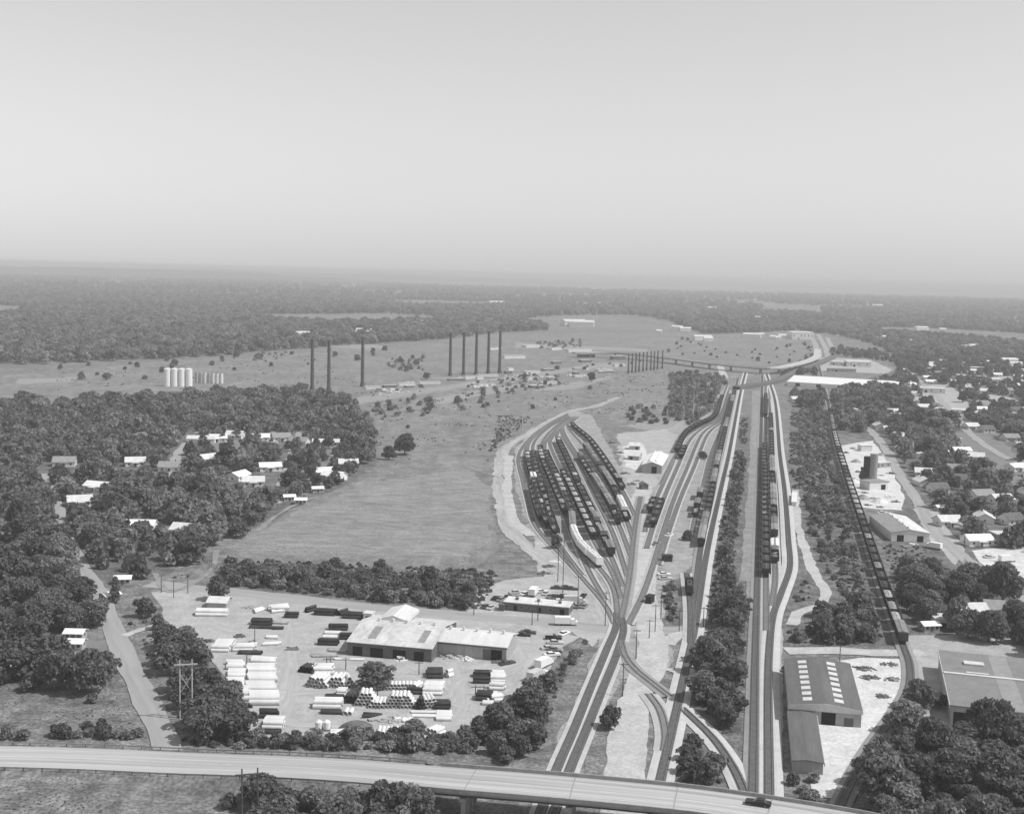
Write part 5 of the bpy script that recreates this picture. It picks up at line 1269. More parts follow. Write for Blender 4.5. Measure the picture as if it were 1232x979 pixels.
for a in [('car', 'dark', 584.5, 731, 1.1, 'dark car at the far left of the office car park'), ('car', 'pale', 591, 732, 1.2, 'pale car beside the leftmost dark car of the car park'), ('car', 'black', 597, 721, 1.1, 'black car at the left end of the rear row behind the office'),
          ('car', 'grey', 603.5, 722.5, 1.1, 'grey car second in the rear row behind the office'), ('car', 'dark', 611, 719.5, 1.1, 'dark car third in the rear row behind the office'), ('car', 'grey', 620.5, 720, .3, 'grey car standing askew behind the left part of the office'),
          ('car', 'pale', 621, 714, .2, 'pale car alone at the back of the gravel car park'), ('car', 'white', 632, 715.5, 1.0, 'white car left of the white truck in the car park'), ('truck', 'white', 642.5, 715.5, 1.3, 'white box truck in the middle of the car park'),
          ('car', 'white', 651, 713, .1, 'white car right behind the white box truck'), ('car', 'pale', 657, 715, 1.2, 'pale car right of the white box truck'), ('car', 'grey', 662.5, 718.5, 1.2, 'grey car at the back centre of the office'),
          ('car', 'dark', 668.5, 719, 1.2, 'dark car behind the right half of the office'), ('car', 'black', 676.5, 718.5, 1.2, 'black car near the right rear corner of the office'), ('car', 'dark', 684.5, 719.5, 1.2, 'dark car beyond the right rear corner of the office'),
          ('car', 'black', 702, 718, 1.3, 'black car alone at the right end of the car park'), ('car', 'dark', 662.5, 723.5, 1.0, 'dark car close behind the office roof'), ('car', 'white', 673, 724.5, .2, 'white car close behind the right end of the office'),
          ('truck', 'pale', 691.5, 726, .05, 'pale truck by the right end wall of the office'), ('car', 'pale', 697, 725.5, .6, 'pale car next to the truck at the office end'), ('car', 'grey', 695.5, 730.5, 1.0, 'grey car in front of the truck at the office end'),
          ('car', 'grey', 703, 730.5, 1.2, 'grey car rightmost at the office end'), ('car', 'dark', 671, 708.5, -.05, 'dark car in the back line near the poles, left'), ('car', 'dark', 687, 709.5, -.1, 'dark car in the back line near the poles, right'),
          ('car', 'black', 682, 708, .2, 'black car in the back line near the poles, middle'), ('truck', 'white', 681.5, 752, .03, 'white truck on the street right of the pipe yard'), ('car', 'black', 629, 765, -.1, 'black car in the yard right of the hall, nearer of two'),
          ('car', 'dark', 635.5, 762, -.15, 'dark car in the yard right of the hall, farther of two'), ('car', 'white', 678.5, 763.5, 1.0, 'white car at the top of the line along the yard edge'), ('pickup', 'black', 666, 769, .0, 'black pickup in the line along the yard edge'),
          ('car', 'pale', 668, 774.5, -.02, 'pale car just below the black pickup at the yard edge'), ('car', 'pale', 660.5, 781, .3, 'pale car left in the middle of the yard edge line'), ('car', 'grey', 667, 783, -.3, 'grey car right in the middle of the yard edge line'),
          ('car', 'white', 664, 789, .3, 'white car in the lower half of the yard edge line'), ('truck', 'white', 655, 802, 1.0, 'white truck in the lower part of the yard edge line'), ('truck', 'pale', 646, 817, 1.0, 'pale truck at the near end of the yard edge line'),
          ('car', 'white', 651, 811, .9, 'white car between the two trucks of the yard edge line'), ('car', 'white', 799, 692, .1, 'white car beside the dirt road below the receiving tracks'), ('car', 'pale', 800, 697, .1, 'pale car just below the white one beside the dirt road'),
          ('truck', 'white', 1122, 660, 2.4, 'white-cabbed truck on the street before the two-tone shed'), ('truck', 'white', 1212, 676, .3, 'white truck on the pale lot at the right edge'), ('car', 'pale', 1190, 671, .2, 'pale car at the left of the pale lot on the right edge'),
          ('car', 'white', 1062, 618, .0, 'white car behind the two-tone shed'), ('car', 'dark', 610, 799, .6, 'dark car in front of the hall end wall'), ('car', 'white', 1141, 628, .4, 'white car at the street by the bushy row'),
          ('pickup', 'pale', 785, 601, 1.0, 'pale pickup between the repair shop and the parked wagons'), ('car', 'white', 805, 645, .9, 'white car on the cinder beside the empty receiving track'), ('car', 'grey', 790, 655, .9, 'grey car on the cinder near the ladder track'),
          ('car', 'white', 62, 650, 1.3, 'white car on the far part of the left side road'), ('car', 'pale', 100, 702, 1.2, 'pale car on the left side road near the trees'), ('car', 'white', 1020, 600, .7, 'white car by the branch train at the plant')]:
    vehicle(*a)
M_LOGS = M_PIPEG

# ================================================================== poles
M_POLE = mat('weathered_pole', 0.06, 0.11, scale=1.5)
M_POLEL = mat('pale_pole', 0.38, 0.5, scale=1.5)
def pole(x, yb, yt, label, arms=1, m=None, r=.16):
    p = P(x, yb); H = (yb-yt)/scale_at(x, yb)/.96
    o = thing('utility_pole', label, 'utility pole', p); m = m or M_POLE
    MB().cyl((0, 0, 0), (0, 0, H), r, r*.65, n=8).build('post', m, o)
    for k in range(arms):
        z = H-.5-k*.9; a = MB().box(-1.2, 1.2, -.07, .07, z-.07, z+.07); a.v = [(x_, y_-.2, z_) for x_, y_, z_ in a.v]
        c = a.build('crossarm', m, o)
        for xx in (-1.05, -.4, .4, 1.05): MB().cyl((xx, -.2, z+.08), (xx, -.2, z+.3), .05, n=6).build('insulator', M_PIPEG, c)
for a in [(677, 713, 650, 'tall pole left of the yard throat by the dirt bend'), (671, 700, 655, 'pole just left of the tallest one at the yard throat'), (695, 733, 693, 'pole behind the right end of the low office'), (728, 753, 712, 'pole beside the throat at the level crossing, left side'),
          (765, 793, 757, 'pole on the dirt road left edge below the throat'), (749, 838, 797, 'pole between the near tracks and the dirt road'), (781, 768, 745, 'pole at the right of the dirt road by the scrub'), (788, 760, 727, 'pole at the left edge of the small scrub block'),
          (795, 745, 708, 'pole standing in the small scrub block'), (817, 760, 733, 'pole between scrub block and left main line'), (570, 740, 713, 'pole at the left corner of the office car park'), (640, 752, 731, 'pole on the street in front of the office'), (647, 747, 722, 'pole close in front of the office middle'),
          (306.5, 777, 753, 'pole rising from the untidy stack in the yard'), (297, 798, 783, 'short pole at the far end of the great pipe rows'), (194, 713, 692, 'pole left of the yard in the scrub, left one'), (209, 719, 698, 'pole left of the yard in the scrub, right one'), (226, 714, 690, 'pole behind the lean-to'),
          (393, 803, 791, 'short pole before the patched shed, left'), (398, 803, 790, 'short pole before the patched shed, second'), (416, 806, 790, 'pole before the patched shed near the tree'), (504, 812, 795, 'pole right of the yard tree'), (454, 842, 826, 'pole in the gap below the yard tree'),
          (572, 836, 824, 'short pole beside the lower dark heap, left'), (582, 836, 824, 'short pole beside the lower dark heap, right'), (1131, 628, 588, 'pole in the bushy row by the right street'), (1160, 660, 626, 'pole between the trees of the right wood'), (1229, 660, 630, 'pole at the right edge by the pale lot'),
          (80, 640, 598, 'pole beside the left side road'), (174, 742, 722, 'pole at the yard corner beside the road trees'), (1010, 800, 770, 'pole behind the skylight warehouse'), (846, 755, 730, 'pole by the crossing of the left main line')]:
    pole(*a)
for x, yb, yt, lb in [(628, 519, 482, 'tall pale mast beyond the bend of the yard'), (833.5, 508, 466, 'tall pale mast beside the curving train'), (1124, 400, 372, 'far pale mast in the country to the right')]:
    p = P(x, yb); H = (yb-yt)/scale_at(x, yb); o = thing('lighting_mast', lb, 'mast', p)
    MB().cyl((0, 0, 0), (0, 0, H), .34, .2, n=8).build('shaft', M_POLEL, o); MB().box(-1.4, 1.4, -.3, .3, H, H+.7).build('lamp_bar', M_POLEL, o)
def hframe(x, yb, yt, w, label, m):
    p = P(x, yb); H = (yb-yt)/scale_at(x, yb)/.94; o = thing('power_line_frame', label, 'power pole', p, rz=.25)
    for s in (0, 1): MB().cyl((s*w, 0, 0), (s*w, 0, H), .22, .15, n=8).build('post', m, o)
    c = MB().box(-1.4, w+1.4, -.12, .12, H-1.3, H-1.0); c.v = [(a, b-.35, z) for a, b, z in c.v]; c.build('crossarm', m, o)
    br = MB().cyl((.1, -.26, H*.45), (w-.1, -.26, H*.75), .09, n=6); br.cyl((w-.1, .26, H*.45), (.1, .26, H*.75), .09, n=6); br.build('cross_brace', m, o)
hframe(216.5, 866, 796, 3.0, 'H-shaped timber power frame among the roadside trees', M_POLEL)
hframe(291, 990, 926, 3.2, 'H-shaped power frame in front of the highway at the bottom', M_POLE)
# fences
def fence(px, label, h=1.8, m=None):
    path = [p for p in smooth_path(PL(px), 3.0)]; o = thing('wire_fence', label, 'fence', path[0]); rel = [p-path[0] for p in path]
    mb = MB()
    for p in rel: mb.cyl(p, p+Vector((0, 0, h)), .07, n=5)
    mb.build('posts', M_POLE, o)
    for z in (.3, .8, 1.3, h-.05): sweep(MB(), [p+Vector((0, 0, z)) for p in rel], [(-.03, -.03), (-.03, .03), (.03, .03), (.03, -.03)], closed=True).build('wire', M_POLE, o)
fence([(240, 668), (262, 688), (276, 702), (300, 706), (360, 714), (430, 722)], 'dark wire fence between the bushes and the yard street')
rr7 = random.Random(3)
for k, (x, y) in enumerate([(1018, 545), (1026, 540), (1022, 565), (1032, 568), (1060, 572), (1066, 580), (1072, 570), (1050, 600), (1070, 598), (1078, 604), (1028, 592), (1056, 556)]):
    heap(x, y, rr7.uniform(1.6, 3.4), rr7.uniform(.8, 2), [M_TIE, M_PIPEG, M_PIPEW][k % 3], ['dark', 'grey', 'whitish'][k % 3]+' clutter on the concrete plant yard, '+['behind the silos at its far left', 'beside the white box store', 'left of the dark silos', 'close left of the slim tree', 'right of the silos', 'behind the batching house end', 'beside the street fence', 'before the batching house', 'at the batching house corner', 'nearest the street', 'along the branch train', 'beside the small office'][k])
fence([(1160, 676), (1178, 694)], 'dark fence beside the pale lot on the right')
# ================================================================== trees
def leaf_mat(name, lo, hi):
    m = mat(name, lo, hi, scale=.5, scale2=2.6, amt2=.6, detail=3, rough=.8, jitter=.28, spec=.15, contrast=(.40, .60))
    n, l = m.node_tree.nodes, m.node_tree.links                # light also passes through leaves
    b = n['Principled BSDF']; tr = n.new('ShaderNodeBsdfTranslucent'); mx = n.new('ShaderNodeMixShader'); mx.inputs[0].default_value = .4
    l.new(b.inputs['Base Color'].links[0].from_socket, tr.inputs['Color'])
    l.new(b.outputs[0], mx.inputs[1]); l.new(tr.outputs[0], mx.inputs[2]); l.new(mx.outputs[0], n['Material Output'].inputs[0])
    return m
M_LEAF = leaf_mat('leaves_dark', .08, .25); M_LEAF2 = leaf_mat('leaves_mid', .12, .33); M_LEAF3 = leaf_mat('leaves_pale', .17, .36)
M_BARK = mat('bark', .06, .11, scale=1.5)
def crown_mesh(seed, rx, h0, h1, nleaf, size, m, lobes=9, narrow=False, name='crown'):
    g = np.random.default_rng(seed)
    H = h1-h0; L = []
    if narrow:
        for i in range(7):
            t = i/6; L.append(((g.normal(0, .12)*rx, g.normal(0, .12)*rx, h0+H*(.1+.82*t)), (rx*(.95-.7*abs(t-.35)), rx*(.95-.7*abs(t-.35)), H*.13)))
    else:
        L.append(((0, 0, h0+H*.50), (rx*.68, rx*.68, H*.42)))
        for i in range(lobes):
            a = 2*math.pi*(i+g.uniform(-.35, .35))/lobes; q = rx*g.uniform(.35, .84); zz = h0+H*g.uniform(.2, .74)
            s = rx*g.uniform(.22, .48); L.append(((q*math.cos(a), q*math.sin(a), zz), (s, s, s*g.uniform(.7, .95))))
        for i in range(6):                                     # low skirts of foliage
            a = 2*math.pi*(i+g.uniform(-.4, .4))/6; q = rx*g.uniform(.4, .7); s = rx*g.uniform(.24, .38); L.append(((q*math.cos(a), q*math.sin(a), h0+H*g.uniform(.06, .2)+s*.4), (s, s, s*.8)))
        for i in range(3):
            a = g.uniform(0, 6.28); q = rx*g.uniform(.05, .35); s = rx*g.uniform(.3, .42); L.append(((q*math.cos(a), q*math.sin(a), h0+H*g.uniform(.72, .84)), (s, s, s*.75)))
    vol = np.array([l[1][0]*l[1][2] for l in L]); vol /= vol.sum()
    idx = g.choice(len(L), nleaf, p=vol)
    C = np.array([l[0] for l in L])[idx]; S = np.array([l[1] for l in L])[idx]
    d = g.normal(size=(nleaf, 3)); d /= np.linalg.norm(d, axis=1)[:, None]
    d[:, 2] = np.where(d[:, 2] < -.45, -d[:, 2], d[:, 2])
    pos = C+S*d*(g.uniform(.70, 1.14, nleaf)[:, None])
    nrm = d/S; nrm /= np.linalg.norm(nrm, axis=1)[:, None]
    nrm = nrm+g.normal(size=(nleaf, 3))*.75; nrm /= np.linalg.norm(nrm, axis=1)[:, None]
    t = np.cross(nrm, g.normal(size=(nleaf, 3))); t /= np.linalg.norm(t, axis=1)[:, None]; b = np.cross(nrm, t)
    sz = size*g.uniform(.55, 1.25, nleaf)[:, None]
    v = np.stack([pos-t*sz*.7-b*sz*.35, pos+t*sz*.25-b*sz*.6, pos+t*sz*.75+b*sz*.25, pos-t*sz*.1+b*sz*.65], 1).reshape(-1, 3)
    me = bpy.data.meshes.new(name)
    me.vertices.add(4*nleaf); me.vertices.foreach_set('co', v.ravel())
    me.loops.add(4*nleaf); me.loops.foreach_set('vertex_index', np.arange(4*nleaf, dtype=np.int32))
    me.polygons.add(nleaf); me.polygons.foreach_set('loop_start', np.arange(0, 4*nleaf, 4, dtype=np.int32)); me.polygons.foreach_set('loop_total', np.full(nleaf, 4, np.int32))
    me.materials.append(m); me.update(); me.validate()
    return me
def trunk_mesh(seed, h, r, rx, top):
    g = random.Random(seed); mb = MB()
    mb.cyl((0, 0, -.1), (.1, 0, h), r*1.25, r*.75, n=8)
    for k in range(5):
        a = 2*math.pi*k/5+g.uniform(-.4, .4); q = rx*g.uniform(.35, .6); mb.cyl((.1, 0, h*g.uniform(.75, 1)), (q*math.cos(a), q*math.sin(a), h+(top-h)*g.uniform(.4, .7)), r*.5, r*.15, n=6)
    mb.cyl((.1, 0, h), (0, 0, top*.85), r*.7, r*.15, n=6)
    return mb.mesh('trunk', M_BARK)
# kinds: (radius, crown bottom, height, leaves near, leaves far)
KIND = {}
def kind(name, rx, h0, h1, n, size, m, variants=3, **kw):
    KIND[name] = [dict(rx=rx, h=h1, crown=crown_mesh(hash_(name)+i, rx, h0, h1, n, size, m, **kw), trunk=trunk_mesh(i, h0+.8, .07*rx**.8+.12, rx, h1),
                       lite=crown_mesh(hash_(name)+50+i, rx, h0*.6, h1, max(90, n//9), size*2.3, m, **kw)) for i in range(variants)]
def hash_(s): return sum(ord(c)*(i+3) for i, c in enumerate(s))
kind('big', 7.2, 1.4, 14.0, 3600, .85, M_LEAF, 4, lobes=11)
kind('bigpale', 6.8, 1.4, 13.0, 3300, .85, M_LEAF2, 3, lobes=10)
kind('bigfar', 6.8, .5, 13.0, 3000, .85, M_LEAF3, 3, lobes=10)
kind('mid', 5.2, .8, 10.0, 2200, .76, M_LEAF, 4)
kind('midpale', 5.0, .8, 9.5, 2000, .76, M_LEAF2, 3)
kind('small', 3.2, .3, 6.0, 1100, .6, M_LEAF2, 3, lobes=7)
kind('smalldark', 3.2, .2, 6.2, 1200, .6, M_LEAF, 3, lobes=7)
kind('bush', 2.0, .1, 3.0, 520, .50, M_LEAF, 3, lobes=6)
kind('bushpale', 1.9, .1, 2.4, 480, .45, M_LEAF3, 3, lobes=6)
kind('scrub', 2.6, .2, 3.8, 600, .55, M_LEAF3, 3, lobes=7)
M_WEED = leaf_mat('weed_leaves', .12, .27); M_WEED2 = leaf_mat('dark_weed_leaves', .07, .17)
kind('weed', 1.3, -.1, 1.0, 300, .42, M_WEED, 3, lobes=5)
kind('weeddark', 1.2, -.1, 1.2, 300, .42, M_WEED2, 2, lobes=5)
kind('poplar', 2.6, .8, 13.5, 1500, .65, M_LEAF, 2, narrow=True)

def scatter(px, spacing, mix, label, group, cat='tree', smin=.75, smax=1.2, margin=0, prio=0.0, allow_occ=False, tries=22, zfun=None):
    w = PL(px); xs, ys = [p.x for p in w], [p.y for p in w]
    area = (max(xs)-min(xs))*(max(ys)-min(ys))
    n = int(area/spacing**2*tries/4)
    n = min(n, 120000)
    pts = np.stack([npr.uniform(min(xs), max(xs), n), npr.uniform(min(ys), max(ys), n)], 1)
    pts = pts[inside(pts, w)]
    br_ = np.array([(p.x, p.y) for p in BRIDGE])
    pts = np.array([q for q in pts if np.min((br_[:, 0]-q[0])**2+(br_[:, 1]-q[1])**2) > 11.5**2]).reshape(-1, 2)
    cell = {}; out = []
    names = [m for m, _ in mix]; wts = [q for _, q in mix]
    for x, y in pts:
        if not allow_occ and (int(x//2), int(y//2)) in OCC: continue
        k = (int(x//spacing), int(y//spacing)); ok = True
        for i in (-1, 0, 1):
            for j in (-1, 0, 1):
                for (a, b) in cell.get((k[0]+i, k[1]+j), ()):
                    if (a-x)**2+(b-y)**2 < (spacing*.82)**2: ok = False; break
                if not ok: break
            if not ok: break
        if not ok: continue
        cell.setdefault(k, []).append((x, y))
        out.append((x, y, rnd.choices(names, wts)[0], rnd.uniform(smin, smax), label, group, cat, prio))
    return out
ALL = []
def single(kd, x, y, s, label, cat='tree', group=None): 
    p = P(x, y); ALL.append((p.x, p.y, kd, s, label, group, cat, 99.0)); occupy(p, 4)
# ---- trees one can point to
single('mid', 452, 828, .95, 'round grey-green tree standing alone before the patched shed')
single('small', 499, 888, .9, 'small bush-like tree between the stacks near the hedge')
single('small', 262, 722, 1.35, 'broad tree at the far left corner of the pipe yard street', )
single('poplar', 140, 725, .72, 'dark columnar tree beside the left side road')
single('poplar', 374, 578, 1.15, 'tall dark poplar at the lower right of the left suburb')
single('big', 353, 590, .95, 'dark round tree left of the tall poplar by the bare field')
single('big', 487, 547, 1.05, 'tall dark tree alone at the right of the left suburb')
single('mid', 468, 553, .75, 'smaller tree at the left foot of the tall lone tree')
single('mid', 712, 459, 1.0, 'single dark tree on the plain left of the slender chimneys')
single('mid', 513, 456, .8, 'dark bush-like tree at the left end of the smelter ruins')
single('small', 501, 440, 1.3, 'round tree on the plain left of the five chimneys'); single('mid', 482, 437, .8, 'upright tree on the plain left of its round neighbour')
single('smalldark', 733, 876, .85, 'small dark tree alone on the grass by the near tracks')
single('smalldark', 284, 431, 1.4, 'round dark tree at the wood edge beyond the silos'); single('smalldark', 210, 440, 1.5, 'dark tree standing behind the white silos')
single('smalldark', 128, 457, 1.3, 'dark tree on the plain far left of the silos'); single('smalldark', 98, 457, 1.2, 'second dark tree on the plain far left of the silos'); single('smalldark', 165, 442, 1.2, 'dark tree on the meadow left behind the silos')
single('mid', 178, 496, 1.1, 'tall tree poking above the far edge of the left wood')
single('smalldark', 668, 660, .9, 'dark scrubby tree beside the yard throat pole')
single('smalldark', 827, 650, .9, 'dark small tree left of the front of the main line train'); single('smalldark', 846, 552, .8, 'dark small tree among the storage tracks')
single('poplar', 1037, 580, .62, 'dark slim tree left of the plant silos')
single('big', 1186, 905, .92, 'tall dark tree in front of the flat factory, left one'); single('big', 1218, 912, .9, 'tall dark tree in front of the flat factory, right one')
single('big', 1060, 925, .62, 'round dark tree casting its shade on the white yard')
single('smalldark', 1127, 850, .8, 'small tree against the left wall of the flat factory')
single('mid', 1158, 484, 1.0, 'round dark tree in the middle of the town lots'); single('mid', 1195, 497, .9, 'round tree right of the town lots')
single('smalldark', 175, 742, 1.05, 'tree at the upper end of the roadside row by the yard'); single('smalldark', 190, 757, .75, 'low tree second in the roadside row by the yard')
single('smalldark', 660, 832, 1.0, 'dark tree at the left edge of the grass by the near tracks'); single('small', 641, 850, 1.1, 'pale round tree below the dark one at the yard corner')
single('bush', 28, 889, 1.0, 'round bush on the roadside left of its twin', 'bush'); single('bush', 7, 889, .9, 'round bush on the highway at the left picture edge', 'bush'); single('bush', 111, 845, .8, 'small bush alone on the left field', 'bush')
ALL += scatter([(1078, 898), (1140, 905), (1230, 915), (1290, 905), (1290, 1010), (1050, 1010), (1046, 960), (1078, 905)], 8.2, [('big', 3), ('mid', 3), ('midpale', 2)], 'big leafy tree in the grove at the lower right corner', 'grove at the lower right corner', prio=5, smin=.65, smax=.95)
for k_, (x_, y_, s_) in enumerate([(322, 972, 1.0), (338, 976, 1.15), (356, 974, .95), (376, 980, 1.1), (398, 982, 1.2), (418, 984, 1.0), (440, 985, 1.1), (458, 984, 1.35), (476, 984, 1.25), (494, 988, 1.35), (508, 992, 1.3)]):
    p_ = P(x_, y_+6); ALL.append((p_.x, p_.y, 'smalldark' if k_ % 3 else 'small', s_, 'dark tree below the highway at the bottom edge', 'dark trees below the highway', 'tree', 8))
ALL += scatter([(1085, 850), (1108, 850), (1100, 880), (1078, 885)], 5, [('small', 1), ('midpale', 1)], 'pale low tree beside the white yard siding', 'low trees beside the siding', prio=5, smin=.6, smax=.95)
ALL += scatter([(942, 930), (985, 940), (1000, 975), (936, 985)], 4, [('small', 2), ('bushpale', 1), ('smalldark', 1)], 'shrubby tree at the near end of the warehouse lean-to', 'shrubby trees by the lean-to', prio=5, smin=.5, smax=.9)
ALL += scatter([(938, 800), (946, 800), (948, 920), (938, 920)], 3.2, [('bush', 1), ('bushpale', 1)], 'bush in the strip between main line and warehouse', 'bushes beside the warehouse', 'bush', prio=4, smin=.5, smax=.9)
ALL += scatter([(208, 765), (224, 780), (240, 812), (262, 835), (284, 868), (290, 893), (250, 896), (226, 868), (208, 815), (196, 785)], 6.0, [('mid', 3), ('smalldark', 2)], 'leafy tree in the row between side road and pipe yard', 'row between side road and pipe yard', prio=5, smin=.8, smax=1.1, allow_occ=True)
ALL += scatter([(-60, 705), (60, 700), (112, 706), (126, 745), (136, 800), (126, 836), (98, 842), (60, 835), (-60, 835)], 8.0, [('mid', 3), ('smalldark', 2), ('big', 1)], 'leafy tree in the thicket left of the side road', 'thicket left of the side road', prio=4, smin=.7, smax=1.0)
ALL += scatter([(30, 600), (58, 600), (92, 690), (112, 712), (90, 712), (20, 690)], 9, [('mid', 3), ('big', 1), ('midpale', 2)], 'leafy tree overhanging the left side of the side road', 'trees along the upper side road', prio=3, smin=.75, smax=1.1)
ALL += scatter([(72, 596), (92, 604), (130, 690), (150, 730), (128, 724), (104, 682), (84, 640)], 8, [('mid', 3), ('midpale', 2)], 'leafy tree overhanging the right side of the side road', 'trees along the right of the side road', prio=3, smin=.6, smax=.95)
ALL += scatter([(312, 965), (420, 962), (455, 968), (518, 972), (524, 1030), (312, 1030)], 4.4, [('smalldark', 4), ('mid', 1), ('small', 1)], 'dark tree below the highway at the bottom edge', 'dark trees below the highway', prio=6, smin=.8, smax=1.1, allow_occ=True)
single('smalldark', 276, 972, .5, 'low bush left of the bottom power frame', 'bush')
ALL += scatter([(560, 905), (566, 885), (590, 868), (620, 850), (652, 868), (640, 912), (610, 920)], 4.4, [('smalldark', 4), ('mid', 1), ('small', 3)], 'leafy tree in the clump at the near right corner of the pipe yard', 'clump at the pipe yard corner', prio=5, smin=.7, smax=1.0, allow_occ=True)
ALL += scatter([(288, 890), (420, 884), (560, 892), (560, 907), (420, 902), (288, 900)], 2.7, [('bush', 3), ('bushpale', 2), ('scrub', 2)], 'bush in the hedge between pipe yard and highway', 'hedge between pipe yard and highway', 'bush', prio=4, smin=.6, smax=1.0, allow_occ=True)
ALL += scatter([(62, 882), (120, 878), (180, 880), (182, 896), (62, 895)], 3.0, [('bush', 3), ('bushpale', 2)], 'bush in the hedge along the highway at the left', 'hedge along the left highway', 'bush', prio=4, smin=.7, smax=1.2)
ALL += scatter([(200, 893), (285, 893), (285, 903), (205, 902)], 3.4, [('bushpale', 3), ('bush', 1)], 'pale weed bush at the mouth of the side road', 'weed bushes at the side road mouth', 'bush', prio=4, smin=.4, smax=.8)
# belt between the two main lines
ALL += scatter([(858, 768), (888, 742), (900, 760), (898, 800), (896, 850), (888, 888), (866, 878), (842, 850), (836, 805)], 5.4, [('smalldark', 3), ('mid', 2)], 'dark tree in the dense clump between the main lines', 'dense clump between the main lines', prio=5, smin=.75, smax=1.05)
ALL += scatter([(822, 885), (842, 878), (868, 915), (882, 944), (812, 944)], 4.2, [('smalldark', 3), ('bush', 2)], 'bushy tree in the triangle between crossing tracks and bridge', 'trees in the track triangle', prio=5, smin=.6, smax=1.0)
ALL += scatter([(885, 545), (906, 540), (904, 620), (903, 690), (898, 745), (868, 760), (850, 740), (862, 665)], 5.0, [('smalldark', 1), ('bush', 2), ('small', 2), ('scrub', 3)], 'scrubby tree in the strip between the main lines', 'scrub strip between the main lines', prio=3, smin=.45, smax=.9)
# scrub between right main line and branch
ALL += scatter([(962, 490), (996, 486), (996, 530), (1014, 590), (1036, 650), (1062, 712), (1080, 770), (1000, 772), (948, 772), (985, 722), (985, 700), (962, 660)], 7.2, [('scrub', 5), ('bush', 1), ('small', 1), ('bushpale', 4)], 'scrub bush on the rough land left of the branch train', 'scrub left of the branch train', 'bush', prio=2, smin=.6, smax=1.1)
ALL += scatter([(985, 740), (1045, 738), (1062, 772), (975, 776)], 5.5, [('small', 2), ('smalldark', 2)], 'low leafy tree above the track to the warehouse', 'low trees above the warehouse track', prio=4, smin=.7, smax=1.15)
ALL += scatter([(1088, 690), (1110, 690), (1170, 720), (1230, 760), (1232, 775), (1110, 772), (1094, 740)], 7.5, [('mid', 3), ('midpale', 2), ('big', 1)], 'leafy tree in the wood behind the flat factory', 'wood behind the flat factory', prio=3.5, smin=.7, smax=1.05)
ALL += scatter([(1185, 710), (1260, 722), (1270, 800), (1228, 772)], 9, [('big', 1), ('mid', 2)], 'leafy tree at the right edge behind the flat factory', 'trees at the right edge behind the factory', prio=3.5, smin=.7, smax=1.0)
# bushes behind the yard street
ALL += scatter([(282, 690), (330, 682), (430, 690), (500, 698), (562, 700), (570, 722), (556, 738), (430, 726), (340, 716), (284, 708)], 4.2, [('small', 2), ('smalldark', 2), ('bush', 3), ('scrub', 4), ('bushpale', 1)], 'dark bush in the thicket between street and bare field', 'thicket between street and bare field', 'bush', prio=3, smin=.6, smax=1.05)
ALL += scatter([(700, 782), (712, 770), (690, 800), (668, 840), (655, 842), (680, 800)], 5, [('bushpale', 2), ('scrub', 1)], 'low weed bush on the bank beside the near tracks', 'weed bushes on the near bank', 'bush', prio=3, smin=.4, smax=.8)
ALL += scatter([(790, 712), (825, 694), (830, 742), (800, 755)], 6, [('bushpale', 3), ('scrub', 1)], 'low bush in the small scrub block by the dirt road', 'bushes of the small scrub block', 'bush', prio=3, smin=.4, smax=.8)
ALL += scatter([(770, 860), (797, 858), (788, 935), (768, 935)], 5, [('bushpale', 3)], 'low weed bush between dirt road and left main line', 'weed bushes by the left main line', 'bush', prio=3, smin=.4, smax=.7)
# the two wooded quarters
ALL += scatter([(-90, 494), (130, 484), (250, 476), (330, 474), (415, 480), (442, 505), (450, 550), (432, 572), (405, 590), (372, 604), (330, 626), (290, 646), (250, 660), (215, 690), (150, 702), (118, 696), (-90, 706)], 9.0, [('big', 1), ('bigpale', 3), ('bigfar', 1), ('mid', 3), ('midpale', 4), ('small', 2)], 'leafy tree in the wooded suburb on the left', 'wooded suburb on the left', prio=0, smin=.5, smax=1.0)
ALL += scatter([(232, 530), (318, 526), (322, 542), (290, 550), (248, 552)], 15, [('mid', 2), ('smalldark', 2), ('midpale', 1)], 'garden tree on the open lawns of the left suburb', 'garden trees of the left suburb', prio=0, smin=.55, smax=.9, allow_occ=True)
ALL += scatter([(345, 540), (372, 528), (420, 530), (430, 572), (385, 592), (340, 602)], 11, [('mid', 2), ('smalldark', 2), ('midpale', 1)], 'garden tree beside the street of the left suburb', 'garden trees by the suburb street', prio=0, smin=.55, smax=.95, allow_occ=True)
ALL += scatter([(235, 690), (262, 664), (278, 690), (270, 702)], 7, [('small', 1), ('smalldark', 1)], 'small tree at the lower left corner of the bare field', 'small trees at the field corner', prio=2)
ALL += scatter([(1002, 478), (1085, 455), (1095, 500), (1150, 515), (1260, 505), (1275, 700), (1200, 690), (1155, 650), (1118, 610), (1090, 560), (1060, 522), (1008, 520)], 9.0, [('big', 1), ('bigpale', 3), ('bigfar', 1), ('mid', 2), ('midpale', 4), ('small', 2)], 'leafy tree in the wooded quarter on the right', 'wooded quarter on the right', prio=0, smin=.65, smax=1.05)
ALL += scatter([(950, 474), (1000, 476), (1076, 476), (1080, 486), (1000, 490), (962, 492)], 8.5, [('mid', 3), ('smalldark', 1)], 'tree in the row before the very long pale warehouse', 'row before the very long warehouse', prio=0, smin=.6, smax=1.0)
ALL += scatter([(1078, 432), (1260, 430), (1262, 508), (1150, 514), (1098, 500), (1085, 470)], 12, [('mid', 3), ('big', 1), ('smalldark', 2)], 'tree between the far town houses on the right', 'trees between the far town houses', prio=0, smin=.6, smax=1.0)
